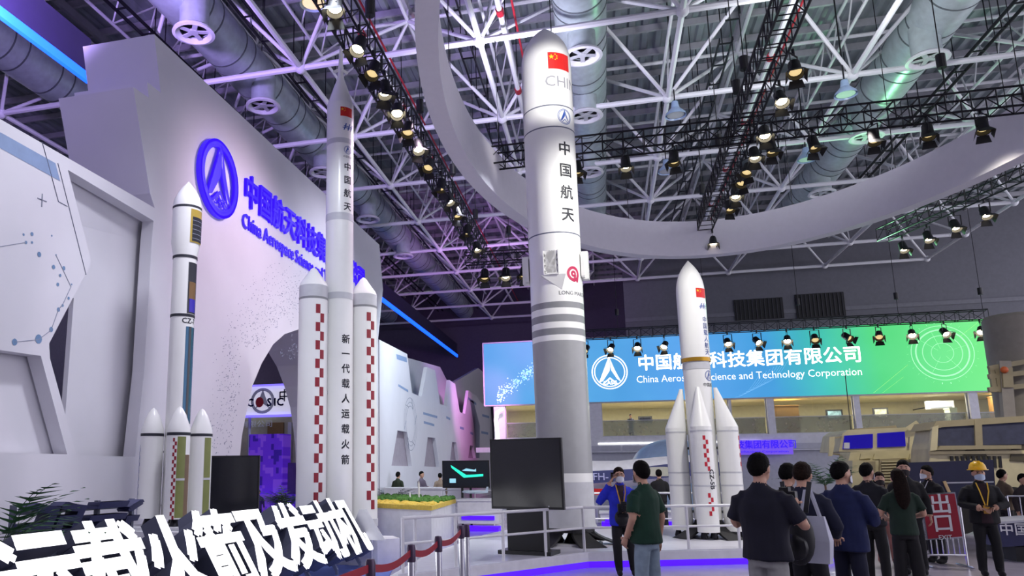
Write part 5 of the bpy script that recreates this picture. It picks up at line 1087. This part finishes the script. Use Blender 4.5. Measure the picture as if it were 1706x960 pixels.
# ================================================================== people
from mathutils import noise as mnoise
def fabric(col): return mat('cloth_'+col, col, .85, var=.12, scale=14, bump=.15)
def person(label, px, top, Y, th, shirt, pants, arms=None, sleeve='long', zf=0.0, hair='short', mask=None, turn=0, tilt=0, open_col=None, loose=1.0, legs=None, vox=.0125, hair_mat='hair', shoes='17171a', hem=.84, flare=0, glasses=False, H=None):
    p0 = atY(px, top, Y); H = H or (p0.z-zf); k = H/1.75
    t = thing('person', label, 'person', (p0.x, Y, zf), R(th), group=None)
    mats = [fabric(shirt), fabric(pants), M('skin'), fabric(shoes)]+([fabric(open_col)] if open_col else [])
    mb = MB()
    def tube(pts, rad, mi, n=12, sub=4, squash=None):       # elliptical tube through points
        rings = []; P = [Vector(p) for p in pts]
        for i in range(len(P)-1):
            for s in range(sub + (i == len(P)-2)):
                u = s/sub; c = P[i].lerp(P[i+1], u)
                ra = rad[i] if isinstance(rad[i], tuple) else (rad[i], rad[i]); rb = rad[i+1] if isinstance(rad[i+1], tuple) else (rad[i+1], rad[i+1])
                r0, r1 = ra[0]+(rb[0]-ra[0])*u, ra[1]+(rb[1]-ra[1])*u
                z = (P[i+1]-P[i]).normalized(); a = Vector((1, 0, 0)) if abs(z.x) < .8 else Vector((0, 1, 0)); b = z.cross(a).normalized(); a = b.cross(z).normalized()
                rings.append([c+a*(r0*math.cos(2*math.pi*q/n))+b*(r1*math.sin(2*math.pi*q/n)) for q in range(n)])
        mb.loft(rings, mi)
    L = loose; arm_of = {}
    tube([(0, .0, hem), (0, 0, .98), (0, 0, 1.10), (0, -.01, 1.26), (0, .0, 1.34), (0, .008, 1.40), (0, .012, 1.445), (0, .012, 1.49)], [(.182*L, .135*L), (.172*L, .125*L), (.170*L, .12*L), (.186*L, .128*L), (.18*L, .115*L), (.145*L, .095), (.095, .075), (.06, .06)], 0, 20)
    tube([(0, 0, .78), (0, 0, .95)], [(.155, .115), (.15, .11)], 1, 18)
    legs = legs or [((-.1, .0, .48), (-.11, .02, .08)), ((.1, -.02, .48), (.11, .0, .08))]
    for sx, (kn, an) in zip((-1, 1), legs):
        tube([(sx*.075, 0, .88), (sx*.08, 0, .78), kn, an], [.075, .088, .074+flare*.3, .062+flare], 1)
        mb.ell((an[0], an[1]-.06, .045), (.045, .125, .05), mi=3)
    AR = arms or [((-.255, .03, 1.12), (-.27, -.04, .87)), ((.255, .03, 1.12), (.27, -.04, .87))]
    for sx, (el, wr) in zip((-1, 1), AR):
        sh = Vector((sx*.168*min(L, 1.1), .005, 1.355)); s0 = Vector((sx*.10, .008, 1.375)); el = Vector(el); wr = Vector(wr); mb.v0 = len(mb.v)
        if sleeve == 'long': tube([s0, sh, el, el.lerp(wr, .93)], [.05, .066*L, .056*L, .043*L], 0); tube([el.lerp(wr, .8), wr], [.03, .027], 2)
        else: tube([s0, sh, sh.lerp(el, .78)], [.05, .066*L, .066*L], 0); tube([sh.lerp(el, .6), el, wr], [.046, .041, .028], 2)
        for i in range(mb.v0, len(mb.v)): arm_of[i] = (sh, el, wr)
    hr = Matrix.Rotation(R(turn), 3, 'Z') @ Matrix.Rotation(R(tilt), 3, 'X'); hc = Vector((0, -.014, 1.53))
    def hd(p): return hc+hr @ Vector(p)
    tube([(0, .012, 1.43), hd((0, .015, .02))], [.056, .052], 2)
    mb.ell(hd((0, .0, .09)), (.079, .100, .108), rot=hr, mi=2, n=18, m=12); mb.ell(hd((0, -.03, .03)), (.060, .066, .072), rot=hr, mi=2)
    mb.ell(hd((0, -.103, .062)), (.013, .02, .026), 8, 6, rot=hr, mi=2)
    for sx in (-1, 1): mb.ell(hd((sx*.083, .005, .07)), (.012, .024, .036), 8, 6, rot=hr, mi=2)
    # fuse everything into one skin
    kd = kdtree.KDTree(len(mb.v)); vm = [0]*len(mb.v)
    for f, m_ in zip(mb.f, mb.m):
        for i in f: vm[i] = m_
    for i, v in enumerate(mb.v): kd.insert(v, i)
    kd.balance()
    o = obj('body', mb.mesh('body', mats, 0)); md = o.modifiers.new('r', 'REMESH'); md.mode = 'VOXEL'; md.voxel_size = vox; sm = o.modifiers.new('s', 'SMOOTH'); sm.factor = .5; sm.iterations = 3
    COL.objects.unlink(o); me = evaluated(o); bpy.data.objects.remove(o)
    me.materials.clear()
    for m_ in mats: me.materials.append(m_)
    nrm = [v.normal.copy() for v in me.vertices]; cos = [v.co.copy() for v in me.vertices]; flat = []
    for c, n_ in zip(cos, nrm):
        mi = vm[kd.find(c)[1]]
        if mi < 2: c = c+n_*((.016 if mi == 0 else .013)*mnoise.noise((c.x*7, c.y*7, c.z*5+px)))
        flat += c[:]
    me.vertices.foreach_set('co', flat)
    mi_ = []
    for p in me.polygons:
        c = p.center; near = kd.find(c)[1]; m_ = vm[near]
        if near in arm_of:
            sh, el, wr = arm_of[near]
            if sleeve == 'long': m_ = 0 if (c-el).dot(wr-el) < .88*(wr-el).length_squared else 2
            else: m_ = 0 if (c-sh).dot(el-sh) < .78*(el-sh).length_squared else 2
        elif m_ == 1 and c.z > hem: m_ = 0
        elif m_ == 0 and c.z < hem-.004: m_ = 1
        if m_ == 0 and open_col and c.y < -.03 and abs(c.x) < .055+.02*math.sin(c.z*9) and c.z < 1.45: m_ = 4
        mi_.append(m_)
    # hands with five fingers, added to the same mesh
    hm = MB()
    for sx, (el, wr) in zip((-1, 1), AR):
        el = Vector(el); wr = Vector(wr); d = (wr-el).normalized(); n_ = Vector((-sx, 0, 0)) if abs(d.z) > .7 else Vector((0, 0, -1)); s_ = d.cross(n_).normalized(); n_ = s_.cross(d).normalized()
        s_ = s_*(1 if s_.y < 0 or s_.z > 0 else -1)
        b_ = wr-d*.015; hm.loft([[b_+d*u+s_*(w*math.cos(q))+n_*(.016*math.sin(q)) for q in [2*math.pi*i/10 for i in range(10)]] for u, w in ((0, .026), (.03, .034), (.07, .042), (.10, .040))], 2)
        for f_, (off, ln) in enumerate(((-.030, .068), (-.010, .078), (.010, .074), (.030, .058))):
            q0 = b_+d*.095+s_*off; q1 = q0+(d*.8+n_*.35+s_*off*3).normalized()*ln*.5; q2 = q1+(d*.45+n_*.8).normalized()*ln*.5
            hm.cyl(q0, q1, .0095, .009, 7, mi=2).cyl(q1, q2, .009, .007, 7, mi=2)
        q0 = b_+d*.035+s_*.030; q1 = q0+(d*.5+s_*.8+n_*.2).normalized()*.036; q2 = q1+(d*.9+s_*.1+n_*.4).normalized()*.03; hm.cyl(q0, q1, .012, .010, 7, mi=2).cyl(q1, q2, .010, .008, 7, mi=2)
    nv = len(me.vertices); vs = [v.co.copy() for v in me.vertices]+[Vector(v) for v in hm.v]; fs = [tuple(p.vertices) for p in me.polygons]+[tuple(i+nv for i in f) for f in hm.f]
    m2 = bpy.data.meshes.new('body'); m2.from_pydata([v*k for v in vs], [], fs); bpy.data.meshes.remove(me)
    for m_ in mats: m2.materials.append(m_)
    m2.polygons.foreach_set('material_index', mi_+hm.m); m2.polygons.foreach_set('use_smooth', [True]*len(fs)); m2.update()
    obj('body', m2, t)
    # head parts
    if hair:
        hb = MB(); n, m_ = 28, 20; rings = []
        for j in range(m_+1):
            e = math.pi*j/m_; ring = []
            for i in range(n):
                a = 2*math.pi*i/n; q = Vector((math.sin(e)*math.cos(a), math.sin(e)*math.sin(a), math.cos(e)))
                f_ = -q.y; low_ = -.85 if hair == 'long' else -.82
                lim = -.12+.72*f_**.8 if f_ > 0 else -.12+low_*(-f_)**.7          # hair line: high in front, down to the nape behind
                lim += .10*mnoise.noise((q.x*5+px, q.y*5, 3))
                u_ = max(0, min(1, (q.z-lim)/.7)); nz_ = mnoise.noise((q.x*6, q.y*6, q.z*6+px))+.5*mnoise.noise((q.x*15, q.y*15, q.z*15))
                g = 1.02+.10*u_**.8+.06*nz_*u_+(.04 if q.z > .5 else 0)*u_ if q.z > lim else max(.80, 1.03-(lim-q.z)*1.6)
                ring.append(hd((q.x*.084*g, q.y*.104*g+.004, .094+q.z*.110*g))*k)
            rings.append(ring)
        hb.loft(rings); ho = hb.build('hair', hair_mat, t, 80)
        if hair == 'long':
            lb = MB(); lb.loft([[Vector((w*math.cos(q), .07+yo+.035*math.sin(q), z))*k for q in [2*math.pi*i/12 for i in range(12)]] for z, w, yo in ((1.72, .06, -.01), (1.62, .088, .01), (1.52, .098, .025), (1.42, .10, .05), (1.32, .09, .06), (1.24, .06, .055), (1.19, .02, .05))]); lb.build('hair_fall', hair_mat, ho, 60)
    eb = MB()
    for sx in (-1, 1): eb.ell(hd((sx*.032, -.089, .088))*k, (.012*k, .008*k, .006*k), 8, 5)
    eb.build('eyes', mat('eye', '14100e', .3), t)
    bb = MB()
    for sx in (-1, 1): bb.bar(hd((sx*.016, -.098, .110))*k, hd((sx*.048, -.090, .110))*k, .006*k, .007*k)
    bb.build('eyebrows', 'hair', t, 0)
    if mask:
        rows = []
        for lay in (1.0, .97):
            for j in range(7):
                row = []
                for i in range(11):
                    a = R(-66+132*i/10); hh = .050*(1-.55*(abs(i-5)/5)**2); zz = .016+hh*(j-3)/3; bul = 1.13-.05*(abs(j-3)/3)**2
                    row.append(hd((.080*math.sin(a)*lay, (-.094*math.cos(a)*bul-.012*math.cos(a)**8)*lay-.004, zz))*k)
                rows.append(row)
        w_ = 11; q_ = MB(); vs = [v for r_ in rows for v in r_]; fs = []
        for l_ in (0, 7):
            for j in range(6):
                for i in range(10): fs.append(((l_+j)*w_+i, (l_+j)*w_+i+1, (l_+j+1)*w_+i+1, (l_+j+1)*w_+i))
        q_.add(vs, fs); mo = q_.build('face_mask', mask, t, 60)
        for sx in (-1, 1): MB().cyl(hd((sx*.073, -.02, .05))*k, hd((sx*.08, .02, .075))*k, .003, n=5).build('ear_loop', mask, mo)
    if glasses:
        g = MB()
        for sx in (-1, 1):
            c = hd((sx*.032, -.097, .085))*k; ax = [hr @ Vector((math.cos(q)*.024, 0, math.sin(q)*.018)) for q in [2*math.pi*i/12 for i in range(12)]]
            for a, b in zip(ax, ax[1:]+ax[:1]): g.cyl(c+a, c+b, .0025, n=5)
            g.cyl(hd((sx*.056, -.093, .087))*k, hd((sx*.08, .0, .085))*k, .0025, n=5)
        g.build('glasses', 'black', t)
    t['k'] = k
    return t, k, hd
def lanyard(t, k, m, badge=True, bm='yellow', L=1.0):
    y = -.128*L-.015; mb = MB()
    for sx in (-1, 1): mb.bar(Vector((sx*.075, -.085*L, 1.46))*k, Vector((sx*.06, y-.012, 1.33))*k, .016, .004).bar(Vector((sx*.06, y-.012, 1.33))*k, Vector((sx*.012, y-.012, 1.10))*k, .016, .004)
    o = mb.build('lanyard', m, t, 0)
    if badge: MB().box(Vector((0, y-.012, 1.04))*k, (.085, .006, .12)).build('badge', bm, o, 0)
    for k_ in ('k',):
        if k_ in t: pass
def camera_body(loc, rz, label, s=1.0):
    t = thing('photo_camera', label, 'camera', loc, rz)
    MB().box((0, 0, 0), (.14*s, .06*s, .10*s)).box((0, 0, .06*s), (.06*s, .06*s, .035*s)).build('camera_body', 'black', t, 0); MB().lathe([(.035*s, 0), (.038*s, .08*s), (.034*s, .1*s)], 16).build('lens_barrel', 'bezel', t).rotation_euler = (R(90), 0, 0)
    MB().cyl((.055*s, .0, .05*s), (.055*s, 0, .06*s), .012*s, n=10).build('shutter_button', 'chrome', t)
    return t
def w2(t, v):                                    # a point in a person's own space, in the hall
    return Matrix.LocRotScale(t.location, t.rotation_euler, None) @ (Vector(v)*t['k'])
# --- the two talking men
t, k, hd = person('man in an open blue jacket holding a phone to his ear', 1030, 778, 12.55, 8, '2230c4', '0c0c12', [((-.36, .02, 1.14), (-.155, -.07, 1.50)), ((.30, .02, 1.12), (.07, -.23, 1.08))], mask='mask_white', open_col='33202a', loose=1.10, hem=.80, glasses=True, hair_mat=mat('hair_brown', '20150e', .75, var=.4, scale=50, bump=.5, spec=.12), legs=[((-.1, -.03, .48), (-.08, .02, .08)), ((.12, .03, .48), (.16, .06, .08))])
lanyard(t, k, mat('lanyard_gold', 'c8962e', .6), False, L=1.1)
ph = thing('mobile_phone', 'dark mobile phone held to the ear of the man in blue', 'phone', w2(t, (-.125, -.06, 1.58)), R(70)); MB().box((0, 0, 0), (.075, .01, .15)).build('phone_body', 'bezel', ph, 0); MB().box((0, -.007, 0), (.066, .004, .135)).build('phone_screen', 'screen_black', ph, 0)
camera_body(w2(t, (.0, -.30, 1.09)), R(8), 'black camera held at the belly of the man in blue', 1.25)
bg = thing('camera_bag', 'black pouch hanging at the waist of the man in blue', 'bag', w2(t, (-.02, -.20, .93)), R(8)); MB().ell((0, 0, 0), (.11, .06, .12), 14, 9).build('pouch', 'black', bg); MB().box((0, -.055, .04), (.16, .02, .05)).build('flap', 'bezel', bg, 0)
t, k, hd = person('man in a dark green polo shirt and pale jeans, hand hanging', 1068, 767, 8.9, -128, '0c3424', '8799a6', sleeve='short', mask='mask_white', turn=-20, loose=1.12, arms=[((-.26, .04, 1.12), (-.27, -.02, .86)), ((.25, .02, 1.12), (.20, -.12, .9))])
MB().lathe([(.034, -.012), (.036, 0), (.034, .012)], 16, (-.268*k, -.018*k), closed=False).build('wrist_watch', 'black', t).location.z = .90*k
t, k, hd = person('visitor in a black jacket standing behind the stage railing', 1097, 782, 20.9, 178, '100f12', '1a1a20', vox=.02)
# --- group at the right
t, k, hd = person('man in a navy tee and grey trousers raising a camera, seen from behind', 1262, 754, 7.35, 152, '0b0b1e', '8e8e8c', [((-.31, -.06, 1.12), (-.17, -.33, 1.30)), ((.27, -.05, 1.12), (.06, -.30, 1.26))], sleeve='short', turn=-12, loose=1.14)
camera_body(w2(t, (-.07, -.42, 1.34)), R(152), 'black camera raised by the man in the navy tee', 1.3)
t, k, hd = person('dark-haired man mostly hidden behind the man in the navy tee', 1308, 771, 9.1, 140, '0e0e1e', '18181f', tilt=14)
t, k, hd = person('man in a navy shirt with bowed head carrying a white tote', 1333, 769, 8.35, 150, '10142c', '14141a', [((-.27, -.02, 1.12), (-.20, -.22, 1.0)), ((.27, -.03, 1.10), (.2, -.22, 1.02))], tilt=12, loose=1.12, hair_mat='hair_brown')
bg = thing('backpack', 'black backpack hanging beside the white tote', 'bag', atY(1328, 892, 7.88), R(150)); MB().ell((0, 0, -.02), (.15, .09, .25), 16, 10).build('pack', 'black', bg); MB().ell((0, .07, -.1), (.11, .05, .12), 12, 8).build('front_pocket', 'bezel', bg); MB().bar((-.08, -.04, .2), (-.12, -.10, .48), .04, .01).bar((.08, -.04, .2), (.12, -.1, .48), .04, .01).build('strap', 'black', bg, 0)
tb = thing('tote_bag', 'white paper tote bag held by the man with bowed head', 'bag', atY(1358, 938, 8.02), R(150))
MB().loft([[(-.14, -.05, 0), (.14, -.05, 0), (.14, .05, 0), (-.14, .05, 0)], [(-.16, -.06, .2), (.16, -.06, .2), (.16, .06, .2), (-.16, .06, .2)], [(-.12, -.02, .42), (.12, -.02, .42), (.12, .02, .42), (-.12, .02, .42)]]).build('bag', mat('tote', 'c6c8d4', .8), tb, 0)
for sy in (-.02, .02): MB().bar((-.08, sy, .42), (-.02, sy, .66), .022, .006).build('handle', 'tote', tb, 0); MB().bar((.08, sy, .42), (.02, sy, .66), .022, .006).build('handle', 'tote', tb, 0)
t, k, hd = person('man in a dark blue jacket with folded arms, seen from behind', 1398, 768, 9.2, 140, '141f4a', '10142c', [((-.29, -.06, 1.10), (.02, -.24, 1.16)), ((.29, -.06, 1.08), (0, -.23, 1.10))], mask='mask_white', turn=-25, loose=1.16, hem=.78)
t, k, hd = person('man in black with a white mask behind the folded arms', 1442, 771, 12.3, 148, '0e0f18', '0d0c10', [((-.26, .0, 1.12), (-.14, -.22, 1.06)), ((.26, 0, 1.12), (.14, -.22, 1.06))], mask='mask_white', turn=-20, loose=1.08)
t, k, hd = person('woman in a green tee and black flared trousers with long brown hair', 1494, 781, 11.3, 176, '12291c', '0c0a0e', [((-.27, -.02, 1.12), (-.16, -.24, 1.06)), ((.27, -.02, 1.12), (.16, -.24, 1.06))], sleeve='short', hair='long', hair_mat=mat('hair_dark_brown', '1a100c', .75, var=.4, scale=50, bump=.5, spec=.12), flare=.03, loose=.98)
t, k, hd = person('tall man in black with a black mask facing the camera', 1503, 766, 13.6, -14, '0e0d10', '0d0c10', mask='mask_black', vox=.018)
t, k, hd = person('woman in pinkish trousers with a black mask behind the group', 1463, 786, 14.6, -8, '3a2a28', '9c6c62', mask='mask_black', hair='long', hair_mat='hair_dark_brown', vox=.018)
t, k, hd = person('man in black with a grey lanyard facing left behind the exit sign', 1543, 775, 15.2, -62, '0c0c10', '17171c', mask='mask_white', vox=.018, loose=1.1, turn=-18); lanyard(t, k, 'light_grey', False, L=1.1)
t, k, hd = person('guard in black with a yellow hard hat and yellow lanyard', 1627, 774, 13.6, -6, '101014', '0c0c10', [((-.30, -.02, 1.12), (-.10, -.25, 1.06)), ((.30, -.02, 1.12), (.08, -.25, 1.07))], mask='mask_blue', loose=1.14, open_col='2c1820', hem=.82)
lanyard(t, k, mat('lanyard_yellow', 'e8b83a', .6), True, mat('badge', 'c8963c', .5), 1.14)
hb = thing('hard_hat', 'yellow hard hat on the head of the guard', 'helmet', w2(t, (0, -.01, 1.665)), R(-6)); s = .112
MB().lathe([(s*1.0, 0), (s*.99, .03), (s*.9, .07), (s*.68, .105), (s*.35, .125), (.002, .13)], 28).build('shell', mat('hat_yellow', 'f2c012', .4), hb, 60)
MB().loft([[(1.18*s*math.sin(q), -1.18*s*math.cos(q)-(.05 if math.cos(q) > 0 else 0)*math.cos(q)**2, z) for q in [2*math.pi*i/28 for i in range(28)]] for z in (-.006, .006)]).build('brim', 'hat_yellow', hb, 50); MB().bar((0, -.09, .085), (0, .09, .085), .03, .1).build('ridge', 'hat_yellow', hb, 0)
ph = thing('mobile_phone', 'dark phone in the hands of the guard', 'phone', w2(t, (-.01, -.36, 1.10)), R(-6)); MB().box((0, 0, 0), (.075, .13, .012)).build('phone_body', 'bezel', ph, 0); MB().box((0, 0, .008), (.066, .12, .004)).build('phone_screen', 'screen_black', ph, 0)
t, k, hd = person('visitor in a brown camouflage jacket beside the guard', 1667, 782, 18.2, 100, '6a5a48', '2a2626', [((-.27, -.05, 1.12), (-.1, -.26, 1.08)), ((.27, -.05, 1.12), (.1, -.26, 1.08))], vox=.02)
t, k, hd = person('visitor in dark clothes at the right edge', 1702, 789, 17.2, 20, '2a2024', '100f12', vox=.02)
# --- distant people
for lab, px, top, Y, th, sh, pa in (('distant visitor in dark green with a white bag by the palm', 663, 786, 25.5, 160, '26301e', '18181c'), ('distant visitor in mauve looking at a phone', 702, 785, 26.2, 70, '5a5060', '1c1c22'), ('distant visitor in beige with a backpack near the green screen', 733, 788, 27.0, 200, '8a7868', '2a2a30'), ('visitor in violet light in the arch opening', 431, 816, 21.0, 30, '3a2a70', '1c1840')):  # the arch visitor's clothes carry the violet light in their colours
    person(lab, px, top, Y, th, sh, pa, [((-.26, -.05, 1.12), (-.1, -.26, 1.12)), ((.26, -.05, 1.12), (.1, -.26, 1.12))] if px == 702 else None, vox=.024)
person('man in dark blue behind the upstairs balustrade', 1050, 690, 40.4, 15, '2a2c48', '3c4a80', zf=3.04, arms=[((-.28, -.05, 1.12), (-.06, -.16, 1.45)), ((.26, -.03, 1.12), (.2, -.2, 1.0))], vox=.024)
bpy.data.scenes.remove(WORK)
